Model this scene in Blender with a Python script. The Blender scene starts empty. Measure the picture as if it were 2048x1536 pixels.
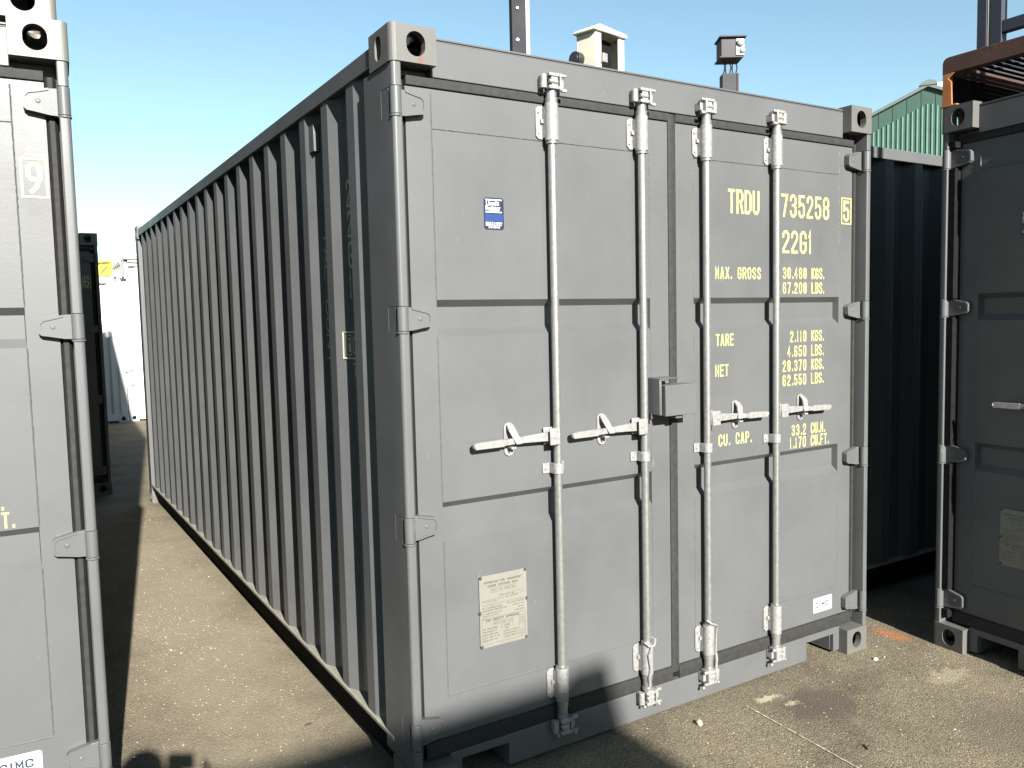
import bpy, bmesh, math, random
from mathutils import Vector, Matrix
R = math.radians
scene = bpy.context.scene
col = scene.collection

# ------------------------------------------------------------------ camera
cam_d = bpy.data.cameras.new("camera")
cam = bpy.data.objects.new("camera", cam_d)
col.objects.link(cam)
scene.camera = cam
cam_d.sensor_width = 36.0
cam_d.lens = 36.0 * 1648.13 / 2048.0
cam_d.clip_start = 0.02
cam_d.clip_end = 3000.0
yaw, pitch, roll = R(31.4098), R(-4.3933), R(-1.3232)
fwd = Vector((math.sin(yaw) * math.cos(pitch), math.cos(yaw) * math.cos(pitch), math.sin(pitch)))
rgt = Vector((math.cos(yaw), -math.sin(yaw), 0))
up0 = rgt.cross(fwd)
rt = math.cos(roll) * rgt + math.sin(roll) * up0
up = -math.sin(roll) * rgt + math.cos(roll) * up0
CAM = Vector((-1.08476, -2.46483, 1.64173))
cam.matrix_world = Matrix(((rt.x, up.x, -fwd.x, CAM.x), (rt.y, up.y, -fwd.y, CAM.y), (rt.z, up.z, -fwd.z, CAM.z), (0, 0, 0, 1)))

# ------------------------------------------------------------------ light
SUN_EL, SUN_AZ = 26.4, 8.4          # light travels towards +y, slightly +x
world = bpy.data.worlds.new("World")
scene.world = world
world.use_nodes = True
wn = world.node_tree.nodes
wl = world.node_tree.links
bg = wn["Background"]
sky = wn.new("ShaderNodeTexSky")
sky.sky_type = 'NISHITA'
sky.sun_disc = False
sky.sun_elevation = R(SUN_EL)
sky.sun_rotation = R(180 + SUN_AZ)
sky.altitude = 0
sky.air_density = 1.0
sky.dust_density = 0.25
sky.ozone_density = 1.5
bg.inputs[1].default_value = 0.050
tint = wn.new("ShaderNodeMix"); tint.data_type = 'RGBA'; tint.blend_type = 'MULTIPLY'
tint.inputs[0].default_value = 1.0; tint.inputs[7].default_value = (1.0, 1.075, .94, 1)
wl.new(sky.outputs[0], tint.inputs[6]); wl.new(tint.outputs[2], bg.inputs[0])
sd = bpy.data.lights.new("sun", 'SUN')
sun = bpy.data.objects.new("sun", sd)
col.objects.link(sun)
sd.energy = 5.0
sd.angle = R(0.53)
sd.color = (1.0, 0.96, 0.895)
ldir = Vector((math.sin(R(SUN_AZ)) * math.cos(R(SUN_EL)), math.cos(R(SUN_AZ)) * math.cos(R(SUN_EL)), -math.sin(R(SUN_EL))))
sun.rotation_euler = ldir.to_track_quat('-Z', 'Y').to_euler()
sun.location = (-3, -8, 10)
scene.view_settings.view_transform = 'Standard'
scene.view_settings.look = 'None'
scene.view_settings.exposure = 1.97
scene.view_settings.gamma = 1.0
scene.cycles.max_bounces = 6

# ------------------------------------------------------------------ materials
DK = .615            # all base colours are given relative to this
def mat(name):
    m = bpy.data.materials.new(name)
    m.use_nodes = True
    nt = m.node_tree
    return m, nt, nt.nodes["Principled BSDF"], nt.nodes, nt.links

def noise(nt, scale, detail=4, rough=.6, vec=None, dist=0.0):
    n = nt.nodes.new("ShaderNodeTexNoise")
    n.inputs["Scale"].default_value = scale
    n.inputs["Detail"].default_value = detail
    n.inputs["Roughness"].default_value = rough
    n.inputs["Distortion"].default_value = dist
    if vec is not None:
        nt.links.new(vec, n.inputs["Vector"])
    return n

def ramp(nt, fac, stops):
    r = nt.nodes.new("ShaderNodeValToRGB")
    e = r.color_ramp.elements
    while len(e) < len(stops):
        e.new(0.5)
    for el, (p, c) in zip(e, stops):
        el.position = p
        el.color = c if len(c) == 4 else (*c, 1)
    nt.links.new(fac, r.inputs[0])
    return r

def mixc(nt, fac, a, b, mode='MIX'):
    m = nt.nodes.new("ShaderNodeMix")
    m.data_type = 'RGBA'
    m.blend_type = mode
    for s, v in ((0, fac), (6, a), (7, b)):
        if hasattr(v, "links") or hasattr(v, "is_linked"):
            nt.links.new(v, m.inputs[s])
        else:
            m.inputs[s].default_value = v if s == 0 else (*v, 1)
    return m.outputs[2]

def objcoord(nt, scale=(1, 1, 1)):
    tc = nt.nodes.new("ShaderNodeTexCoord")
    mp = nt.nodes.new("ShaderNodeMapping")
    mp.inputs["Scale"].default_value = scale
    nt.links.new(tc.outputs["Object"], mp.inputs[0])
    return mp.outputs[0]

def bump(nt, bsdf, h, strength, dist=.002):
    b = nt.nodes.new("ShaderNodeBump")
    b.inputs["Strength"].default_value = strength
    b.inputs["Distance"].default_value = dist
    nt.links.new(h, b.inputs["Height"])
    nt.links.new(b.outputs[0], bsdf.inputs["Normal"])

def paint(name, c, rough=.42, rust=0.0, dirt=.35, rustcol=(.30, .085, .03)):
    c = tuple(x * DK for x in c); rustcol = tuple(x * DK for x in rustcol)
    m, nt, b, N, L = mat(name)
    v = objcoord(nt)
    n1 = noise(nt, 2.2, 5, .6, v)
    n2 = noise(nt, 1.0, 6, .7, objcoord(nt, (22, 22, .9)))
    c2 = tuple(x * .80 for x in c)
    c3 = tuple(x * 1.12 for x in c)
    base = ramp(nt, n1.outputs[0], [(.3, c2), (.55, c), (.8, c3)]).outputs[0]
    dm = ramp(nt, n2.outputs[0], [(.50, (0, 0, 0)), (.75, (dirt, dirt, dirt))]).outputs[0]
    base = mixc(nt, dm, base, tuple(x * .8 + .012 for x in c))
    # small dust specks and scuffs
    n4 = noise(nt, 60, 3, .6, v)
    sp = ramp(nt, n4.outputs[0], [(.74, (0, 0, 0)), (.78, (.5, .5, .5))]).outputs[0]
    base = mixc(nt, sp, base, tuple(min(.8, x * 1.6 + .03) for x in c))
    n6 = noise(nt, 1.0, 2, .5, objcoord(nt, (75, 75, 9)))
    scr = ramp(nt, n6.outputs[0], [(.76, (0, 0, 0)), (.80, (.4, .4, .4))]).outputs[0]
    base = mixc(nt, scr, base, tuple(min(.8, x * 1.9 + .02) for x in c))
    if rust > 0:
        n3 = noise(nt, 16, 6, .72, v, .4)
        rm = ramp(nt, n3.outputs[0], [(1 - rust - .06, (0, 0, 0)), (1 - rust + .05, (1, 1, 1))]).outputs[0]
        base = mixc(nt, rm, base, rustcol)
    L.new(base, b.inputs["Base Color"])
    b.inputs["Specular IOR Level"].default_value = .36
    rr = ramp(nt, n1.outputs[0], [(.3, (rough + .08,) * 3), (.7, (rough - .05,) * 3)])
    L.new(rr.outputs[0], b.inputs["Roughness"])
    nb = noise(nt, 140, 3, .5, v)
    nw = noise(nt, 3.0, 2, .5, v)
    ad = N.new("ShaderNodeMath"); ad.operation = 'MULTIPLY_ADD'
    L.new(nw.outputs[0], ad.inputs[0]); ad.inputs[1].default_value = 6.0
    L.new(nb.outputs[0], ad.inputs[2])
    bump(nt, b, ad.outputs[0], .16, .0012)
    return m

GREY = (.1175, .121, .1235)
M = {}
M['grey'] = paint("grey_container_paint", GREY)
M['cast'] = paint("grey_casting_paint_rusting", (.133, .132, .124), .5, .37, .35, (.17, .085, .05))
M['castw'] = paint("pale_casting_paint_rusting", (.19, .182, .165), .45, .38, .3, (.26, .12, .06))
M['pale'] = paint("pale_grey_container_paint", (.20, .20, .19))
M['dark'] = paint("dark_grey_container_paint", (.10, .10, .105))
M['white'] = paint("white_container_paint", (.74, .75, .74), .45)
M['whitecab'] = paint("cream_cabinet_paint", (.70, .67, .55), .45)
M['mast'] = paint("black_mast_paint_rusting", (.010, .012, .018), .75, .30)
M['post'] = paint("dark_post_paint_rusting", (.030, .028, .034), .7, .30)
M['rust'] = paint("rusty_steel", (.075, .036, .027), .8, .34, .5, (.30, .10, .035))
M['rustend'] = paint("bright_rusty_steel", (.42, .14, .04), .8, .45, .5, (.30, .20, .12))
M['navy'] = paint("navy_steel_paint", (.045, .05, .075), .45, .14)
M['green'] = paint("green_cladding_paint", (.030, .080, .060), .6)
M['greenriblit'] = paint("green_rib_painted_highlight", (.11, .23, .175), .5)  # rib highlights put into the colour, over a darkened cladding green
M['trim'] = paint("grey_green_trim_paint", (.13, .165, .16), .5)
M['greybox'] = paint("grey_lamp_housing_paint", (.060, .055, .062), .65, .2)
M['yellow'] = paint("yellow_crate_paint", (.75, .66, .03), .5)

def simple(name, c, rough=.5, metal=0.0, var=.12, sc=30, bmp=.1):
    c = tuple(x * DK for x in c)
    m, nt, b, N, L = mat(name)
    n = noise(nt, sc, 4, .6, objcoord(nt))
    r = ramp(nt, n.outputs[0], [(.3, tuple(x * (1 - var) for x in c)), (.7, tuple(min(1, x * (1 + var)) for x in c))])
    L.new(r.outputs[0], b.inputs["Base Color"])
    b.inputs["Roughness"].default_value = rough
    b.inputs["Metallic"].default_value = metal
    bump(nt, b, n.outputs[0], bmp, .001)
    return m
M['galv'] = simple("galvanised_steel", (.52, .52, .50), .33, .75, .16, 55, .10)
M['galvd'] = simple("galvanised_fitting", (.33, .325, .315), .45, .25, .22, 70, .45)
M['rubber'] = simple("door_seal_rubber", (.031, .0305, .029), .75, 0, .25, 40, .3)
M['ytext'] = simple("pale_yellow_lettering", (.52, .50, .20), .5, 0, .05)
M['dtext'] = simple("dim_yellow_lettering", (.62, .60, .42), .5, 0, .05)
M['plate'] = simple("cream_metal_plate", (.215, .210, .180), .4, 0, .06, 12)
M['ink'] = simple("dark_ink", (.022, .02, .014), .5, 0, .05)
M['inkl'] = simple("thin_ink", (.075, .065, .045), .5, 0, .05)
M['rivet'] = simple("dull_rivet", (.07, .068, .055), .5, .2, .1)
M['stnavy'] = simple("navy_sticker", (.010, .015, .06), .35, 0, .05)
M['stblue'] = simple("blue_sticker_band", (.014, .045, .17), .35, 0, .05)
M['stwhite'] = simple("white_sticker", (.80, .82, .84), .4, 0, .03)
M['stteal'] = simple("teal_print", (.015, .035, .05), .5, 0, .05)
M['dusty'] = simple("dust_covered_grey_paint", (.26, .245, .20), .8, 0, .2, 14)
M['bitumen_shade'] = simple("bitumen_and_shade_black", (.014, .014, .015), .8, 0, .2)  # bitumen on the rail webs; elsewhere it paints shade into the surface
M['bitumen_shade'].node_tree.nodes['Principled BSDF'].inputs['Specular IOR Level'].default_value = .05
M['void'] = simple("interior_shade_black", (.012, .012, .012), .9, 0, .05)  # near-black puts the shade of enclosed spaces into the colour
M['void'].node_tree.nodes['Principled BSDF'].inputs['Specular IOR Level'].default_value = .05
M['rubber'].node_tree.nodes['Principled BSDF'].inputs['Specular IOR Level'].default_value = .25
M['skin'] = simple("skin", (.52, .32, .24), .5, 0, .08, 40)
M['jacket'] = simple("dark_jacket_cloth", (.03, .035, .06), .85, 0, .2, 80, .4)
M['jeans'] = simple("denim", (.06, .08, .14), .9, 0, .2, 120, .4)
M['hair'] = simple("brown_hair", (.05, .03, .02), .6, 0, .3, 120, .4)
M['shoe'] = simple("black_shoe_leather", (.02, .02, .02), .5)
M['plastic'] = simple("black_plastic", (.02, .02, .022), .4)
M['stone'] = simple("cream_stone", (.62, .52, .30), .8, 0, .2, 60, .5)
M['chip'] = simple("pale_stone_chip", (.50, .46, .36), .8, 0, .3, 60, .4)
M['bark'] = simple("bark", (.09, .07, .05), .9, 0, .3, 20, .5)

def leafmat():
    m, nt, b, N, L = mat("olive_foliage")
    n = noise(nt, .8, 3, .6, objcoord(nt))
    r = ramp(nt, n.outputs[0], [(.3, (.035, .05, .02)), (.7, (.11, .12, .05))])
    L.new(r.outputs[0], b.inputs["Base Color"])
    b.inputs["Roughness"].default_value = .6
    return m
M['leaf'] = leafmat()

def groundmat():
    m, nt, b, N, L = mat("worn_asphalt")
    tc = N.new("ShaderNodeTexCoord")
    P = tc.outputs["Object"]
    n0 = noise(nt, .35, 5, .65, P, .3)
    n1 = noise(nt, 2.3, 6, .7, P, .5)
    n2 = noise(nt, 170, 3, .75, P)
    vo = N.new("ShaderNodeTexVoronoi"); vo.inputs["Scale"].default_value = 175
    L.new(P, vo.inputs["Vector"])
    big = ramp(nt, n0.outputs[0], [(.30, (.155, .133, .092)), (.55, (.225, .193, .132)), (.75, (.27, .235, .160))]).outputs[0]
    med = ramp(nt, n1.outputs[0], [(.32, (.62, .60, .58)), (.55, (1, 1, 1)), (.75, (1.15, 1.12, 1.05))]).outputs[0]
    base = mixc(nt, 1.0, big, med, 'MULTIPLY')
    # aggregate: each stone of the asphalt has its own tone
    ag = ramp(nt, vo.outputs["Color"], [(.15, (.42, .41, .40)), (.5, (.95, .95, .95)), (.86, (1.35, 1.32, 1.25)), (.94, (2.5, 2.4, 2.1))]).outputs[0]
    base = mixc(nt, .70, base, ag, 'MULTIPLY')
    fn = ramp(nt, n2.outputs[0], [(.30, (.6, .6, .6)), (.6, (1.15, 1.15, 1.15))]).outputs[0]
    base = mixc(nt, .9, base, fn, 'MULTIPLY')
    # local stains that stay put
    def stain(base, x, y, rx, ry, c, s, thr, sharp=.12, sc=9):
        mp = N.new("ShaderNodeMapping")
        mp.inputs["Location"].default_value = (-x / rx, -y / ry, 0)
        mp.inputs["Scale"].default_value = (1 / rx, 1 / ry, 0)
        L.new(P, mp.inputs[0])
        ln = N.new("ShaderNodeVectorMath"); ln.operation = 'LENGTH'
        L.new(mp.outputs[0], ln.inputs[0])
        nn = noise(nt, sc, 6, .75, P, .6)
        ma = N.new("ShaderNodeMath"); ma.operation = 'MULTIPLY_ADD'
        L.new(nn.outputs[0], ma.inputs[0]); ma.inputs[1].default_value = 1.6
        L.new(ln.outputs["Value"], ma.inputs[2])
        msk = ramp(nt, ma.outputs[0], [(0, (s, s, s)), (thr, (s, s, s)), (min(1, thr + sharp), (0, 0, 0))])
        # ramp clamps at 1, so scale the distance first
        dv = N.new("ShaderNodeMath"); dv.operation = 'DIVIDE'
        L.new(ma.outputs[0], dv.inputs[0]); dv.inputs[1].default_value = 3.0
        L.new(dv.outputs[0], msk.inputs[0])
        return mixc(nt, msk.outputs[0], base, c)
    base = stain(base, 2.67, .02, .10, .22, (.42, .15, .05), .75, .36)
    base = stain(base, 1.76, -.25, .26, .19, (.095, .075, .058), .85, .42)
    base = stain(base, 1.60, -.10, .15, .055, (.50, .44, .31), .85, .36, .06, 26)
    base = stain(base, 1.66, -.19, .10, .05, (.46, .41, .28), .7, .34, .06, 30)
    base = stain(base, 2.45, -.40, .30, .14, (.38, .34, .24), .6, .36, .06, 18)
    base = stain(base, 2.2, -.8, .5, .35, (.14, .115, .085), .6, .38)
    base = stain(base, -.32, 2.6, .42, 3.0, (.36, .31, .22), .6, .42, .3, 3)
    # pale scratches
    n5 = noise(nt, 5.0, 8, .8, P, 2.2)
    sc_ = ramp(nt, n5.outputs[0], [(.655, (0, 0, 0)), (.675, (.55, .55, .55)), (.70, (.1, .1, .1))]).outputs[0]
    base = mixc(nt, sc_, base, (.40, .35, .26))
    base = mixc(nt, 1.0, base, (DK, DK, DK), 'MULTIPLY')
    L.new(base, b.inputs["Base Color"])
    b.inputs["Roughness"].default_value = .88
    b.inputs["Specular IOR Level"].default_value = .3
    h = N.new("ShaderNodeMath"); h.operation = 'MULTIPLY_ADD'
    L.new(vo.outputs["Distance"], h.inputs[0]); h.inputs[1].default_value = -1.5
    L.new(n2.outputs[0], h.inputs[2])
    bump(nt, b, h.outputs[0], .6, .003)
    return m
M['ground'] = groundmat()

# ------------------------------------------------------------------ mesh helpers
class MB:
    def __init__(s):
        s.v = []; s.f = []; s.m = []; s.cur = 0
    def vert(s, p):
        s.v.append(tuple(p)); return len(s.v) - 1
    def face(s, pts):
        s.f.append([s.vert(p) for p in pts]); s.m.append(s.cur)
    def box(s, x0, x1, y0, y1, z0, z1):
        i = len(s.v)
        for x in (x0, x1):
            for y in (y0, y1):
                for z in (z0, z1):
                    s.v.append((x, y, z))
        for q in ((0, 1, 3, 2), (4, 6, 7, 5), (0, 4, 5, 1), (2, 3, 7, 6), (0, 2, 6, 4), (1, 5, 7, 3)):
            s.f.append([i + k for k in q]); s.m.append(s.cur)
    def prism(s, pts, axis, a, b):
        """pts: 2D outline in the two remaining axes, extruded along axis from a to b"""
        def P(p, t):
            return {'x': (t, p[0], p[1]), 'y': (p[0], t, p[1]), 'z': (p[0], p[1], t)}[axis]
        n = len(pts); i = len(s.v)
        for t in (a, b):
            for p in pts:
                s.v.append(P(p, t))
        s.f.append([i + k for k in range(n)][::-1]); s.m.append(s.cur)
        s.f.append([i + n + k for k in range(n)]); s.m.append(s.cur)
        for k in range(n):
            s.f.append([i + k, i + (k + 1) % n, i + n + (k + 1) % n, i + n + k]); s.m.append(s.cur)
    def cyl(s, p0, p1, r0, r1=None, n=16, caps=True):
        r1 = r0 if r1 is None else r1
        p0 = Vector(p0); p1 = Vector(p1); d = (p1 - p0).normalized()
        a = d.orthogonal().normalized(); b = d.cross(a)
        i = len(s.v)
        for p, r in ((p0, r0), (p1, r1)):
            for k in range(n):
                t = 2 * math.pi * k / n
                s.v.append(tuple(p + r * (math.cos(t) * a + math.sin(t) * b)))
        for k in range(n):
            s.f.append([i + k, i + (k + 1) % n, i + n + (k + 1) % n, i + n + k]); s.m.append(s.cur)
        if caps:
            s.f.append([i + k for k in range(n)][::-1]); s.m.append(s.cur)
            s.f.append([i + n + k for k in range(n)]); s.m.append(s.cur)
    def tube(s, pts, r, n=8):
        for a, b in zip(pts[:-1], pts[1:]):
            s.cyl(a, b, r, r, n)
    def ball(s, c, r, sx=1, sy=1, sz=1, n=10, m=6):
        i = len(s.v)
        for a in range(m + 1):
            ph = math.pi * a / m
            for k in range(n):
                t = 2 * math.pi * k / n
                s.v.append((c[0] + r * sx * math.sin(ph) * math.cos(t), c[1] + r * sy * math.sin(ph) * math.sin(t), c[2] + r * sz * math.cos(ph)))
        for a in range(m):
            for k in range(n):
                s.f.append([i + a * n + k, i + a * n + (k + 1) % n, i + (a + 1) * n + (k + 1) % n, i + (a + 1) * n + k]); s.m.append(s.cur)
    flat = False
    def mesh(s, name, weld=False):
        me = bpy.data.meshes.new(name)
        me.from_pydata(s.v, [], s.f)
        for p, mi in zip(me.polygons, s.m):
            p.material_index = mi
        bm = bmesh.new(); bm.from_mesh(me)
        if weld:
            bmesh.ops.remove_doubles(bm, verts=bm.verts, dist=1e-5)
        bmesh.ops.recalc_face_normals(bm, faces=bm.faces)
        bm.to_mesh(me); bm.free()
        for p in me.polygons:
            p.use_smooth = not s.flat
        me.set_sharp_from_angle(angle=R(35))
        return me

def link(name, me, mats, parent=None, bevel=0, seg=2):
    o = bpy.data.objects.new(name, me)
    col.objects.link(o)
    if mats is not None:
        if not isinstance(mats, (list, tuple)):
            mats = [mats]
        if len(me.materials) == 0:
            for m in mats:
                me.materials.append(m)
        for k, m in enumerate(mats):
            o.material_slots[k].link = 'OBJECT'
            o.material_slots[k].material = m
    if parent:
        o.parent = parent
    if bevel:
        md = o.modifiers.new("bevel", 'BEVEL')
        md.width = bevel; md.segments = seg; md.limit_method = 'ANGLE'; md.angle_limit = R(40)
    return o

def tag(o, label=None, cat=None, group=None, kind=None):
    if label: o['label'] = label
    if cat: o['category'] = cat
    if group: o['group'] = group
    if kind: o['kind'] = kind
    return o

def empty(name, loc, rz=0.0):
    e = bpy.data.objects.new(name, None)
    e.empty_display_size = .2
    e.location = loc; e.rotation_euler = (0, 0, rz)
    col.objects.link(e)
    return e

# ------------------------------------------------------------------ stencil lettering (constant stroke width)
O_ = [(0, .15), (0, .87), (.3, 1), (.7, 1), (1, .87), (1, .15), (.7, 0), (.3, 0)]
G = {
 '0': [O_ + ['c']], 'O': [O_ + ['c']],
 '1': [[(.05, .80), (.5, 1), (.5, 0)]], 'I': [[(.5, 0), (.5, 1)]],
 '2': [[(0, .76), (0, .88), (.3, 1), (.7, 1), (1, .87), (1, .66), (0, .1), (0, 0), (1, 0)]],
 '3': [[(0, .80), (0, .88), (.3, 1), (.7, 1), (1, .87), (1, .64), (.72, .53), (.4, .53)], [(.72, .53), (1, .42), (1, .13), (.7, 0), (.3, 0), (0, .13), (0, .21)]],
 '4': [[(.72, 0), (.72, 1), (0, .3), (1, .3)]],
 '5': [[(1, 1), (.06, 1), (.06, .55), (.35, .62), (.7, .62), (1, .49), (1, .13), (.7, 0), (.3, 0), (0, .13), (0, .22)]],
 '6': [[(1, .80), (1, .87), (.7, 1), (.3, 1), (0, .85), (0, .13), (.3, 0), (.7, 0), (1, .13), (1, .44), (.7, .56), (.24, .56)]],
 '7': [[(0, 1), (1, 1), (.35, 0)]],
 '8': [[(.3, .53), (0, .65), (0, .87), (.3, 1), (.7, 1), (1, .87), (1, .65), (.7, .53), 'c'], [(.3, .53), (0, .41), (0, .13), (.3, 0), (.7, 0), (1, .13), (1, .41), (.7, .53), 'c']],
 '9': [[(.25, 0), (.6, .12), (1, .5), (1, .87), (.7, 1), (.3, 1), (0, .87), (0, .58), (.3, .44), (.76, .44)]],
 'A': [[(0, 0), (.42, 1), (.58, 1), (1, 0)], [(.16, .28), (.84, .28)]],
 'B': [[(0, 0), (0, 1), (.7, 1), (1, .88), (1, .65), (.7, .53), (.22, .53)], [(.7, .53), (1, .41), (1, .12), (.7, 0), (0, 0)]],
 'C': [[(1, .74), (1, .87), (.7, 1), (.3, 1), (0, .87), (0, .13), (.3, 0), (.7, 0), (1, .13), (1, .26)]],
 'D': [[(0, 0), (0, 1), (.6, 1), (1, .84), (1, .16), (.6, 0), 'c']],
 'E': [[(1, 1), (0, 1), (0, 0), (1, 0)], [(0, .53), (.8, .53)]],
 'F': [[(1, 1), (0, 1), (0, 0)], [(0, .53), (.8, .53)]],
 'G': [[(1, .74), (1, .87), (.7, 1), (.3, 1), (0, .87), (0, .13), (.3, 0), (.7, 0), (1, .13), (1, .46), (.58, .46)]],
 'H': [[(0, 0), (0, 1)], [(1, 0), (1, 1)], [(0, .53), (1, .53)]],
 'K': [[(0, 0), (0, 1)], [(1, 1), (.1, .45)], [(.3, .6), (1, 0)]],
 'L': [[(0, 1), (0, 0), (1, 0)]],
 'M': [[(0, 0), (0, 1), (.5, .35), (1, 1), (1, 0)]],
 'N': [[(0, 0), (0, 1), (1, 0), (1, 1)]],
 'P': [[(0, 0), (0, 1), (.7, 1), (1, .87), (1, .6), (.7, .48), (.22, .48)]],
 'R': [[(0, 0), (0, 1), (.7, 1), (1, .87), (1, .62), (.7, .5), (.22, .5)], [(.62, .5), (1, 0)]],
 'S': [[(1, .78), (1, .87), (.7, 1), (.3, 1), (0, .87), (0, .66), (1, .36), (1, .13), (.7, 0), (.3, 0), (0, .13), (0, .22)]],
 'T': [[(0, 1), (1, 1)], [(.5, 1), (.5, 0)]],
 'U': [[(0, 1), (0, .15), (.3, 0), (.7, 0), (1, .15), (1, 1)]],
 'V': [[(0, 1), (.5, 0), (1, 1)]], 'W': [[(0, 1), (.25, 0), (.5, .8), (.75, 0), (1, 1)]],
 'X': [[(0, 0), (1, 1)], [(0, 1), (1, 0)]], 'Y': [[(0, 1), (.5, .5), (1, 1)], [(.5, .5), (.5, 0)]],
 'Z': [[(0, 1), (1, 1), (0, 0), (1, 0)]], '/': [[(0, 0), (1, 1)]], '-': [[(.1, .5), (.9, .5)]],
 '.': [[(.5, 0), (.5, .10)]], ',': [[(.5, .08), (.3, -.1)]],
}

def stroke(mb, pts, t, place, dep):
    closed = pts[-1] == 'c'
    if closed: pts = pts[:-1]
    P = [Vector((p[0], p[1])) for p in pts]
    n = len(P); L_, R_ = [], []
    for i in range(n):
        a = P[i - 1] if (i > 0 or closed) else None
        b = P[(i + 1) % n] if (i < n - 1 or closed) else None
        d1 = (P[i] - a).normalized() if a is not None else None
        d2 = (b - P[i]).normalized() if b is not None else None
        if d1 is None: d1 = d2; P0 = P[i] - d2 * (t * .5)
        elif d2 is None: d2 = d1; P0 = P[i] + d1 * (t * .5)
        else: P0 = P[i]
        m = (d1 + d2)
        m = m.normalized() if m.length > 1e-4 else Vector((-d1.y, d1.x))
        nn = Vector((-m.y, m.x))
        k = max(.35, abs(nn.dot(Vector((-d1.y, d1.x)))))
        L_.append(P0 + nn * (t * .5 / k)); R_.append(P0 - nn * (t * .5 / k))
    for i in range(n if closed else n - 1):
        j = (i + 1) % n
        mb.face([place(L_[i], dep), place(R_[i], dep), place(R_[j], dep), place(L_[j], dep)])

def text(mb, s, x, z, h, w, pitch, t, place, narrow=.62, align='l'):
    """x,z: lower-left in plane units; place maps a 2D plane point + depth to 3D"""
    def adv(c):
        return pitch * (narrow * .72 if c in '.,' else (narrow if c in '1I' else 1))
    if align == 'r': x -= sum(adv(c) for c in s) - (pitch - w)
    if align == 'c': x -= (sum(adv(c) for c in s) - (pitch - w)) / 2
    for c in s:
        a = adv(c)
        if c in G:
            ww = w if c not in '.,1I' else (w * .5)
            for k, st in enumerate(G[c]):
                q = [(x + t / 2 + p[0] * (ww - t), z + t / 2 + p[1] * (h - t)) if p != 'c' else 'c' for p in st]
                stroke(mb, q, t, place, .0003 * k)
        x += a
    return x

def frame2(mb, x0, x1, z0, z1, t, place, dep=0):
    stroke(mb, [(x0, z0), (x0, z1), (x1, z1), (x1, z0), 'c'], t, place, dep)

def rect2(mb, x0, x1, z0, z1, place, dep=0):
    mb.face([place((x0, z0), dep), place((x1, z0), dep), place((x1, z1), dep), place((x0, z1), dep)])

YD = .060                                     # door sheet plane
def onDoor(p, d): return (p[0], YD - .0012 - d, p[1])

def bfont(mb, s, x, z, size, sx, place, dep=0, off=0.0, align='LEFT'):
    cu = bpy.data.curves.new("t", 'FONT'); cu.body = s; cu.size = size; cu.offset = off
    cu.align_x = align; cu.resolution_u = 3
    o = bpy.data.objects.new("t", cu); col.objects.link(o)
    dg = bpy.context.evaluated_depsgraph_get()
    me = bpy.data.meshes.new_from_object(o.evaluated_get(dg))
    for p in me.polygons:
        mb.face([place((x + me.vertices[i].co.x * sx, z + me.vertices[i].co.y), dep) for i in p.vertices])
    bpy.data.objects.remove(o); bpy.data.curves.remove(cu); bpy.data.meshes.remove(me)

# ------------------------------------------------------------------ shipping container
W, H, LEN = 2.438, 2.591, 6.058
CACHE = {}
def cached(key, fn):
    if key not in CACHE:
        r = fn()
        CACHE[key] = r.mesh(key) if isinstance(r, MB) else r
    return CACHE[key]

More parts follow.
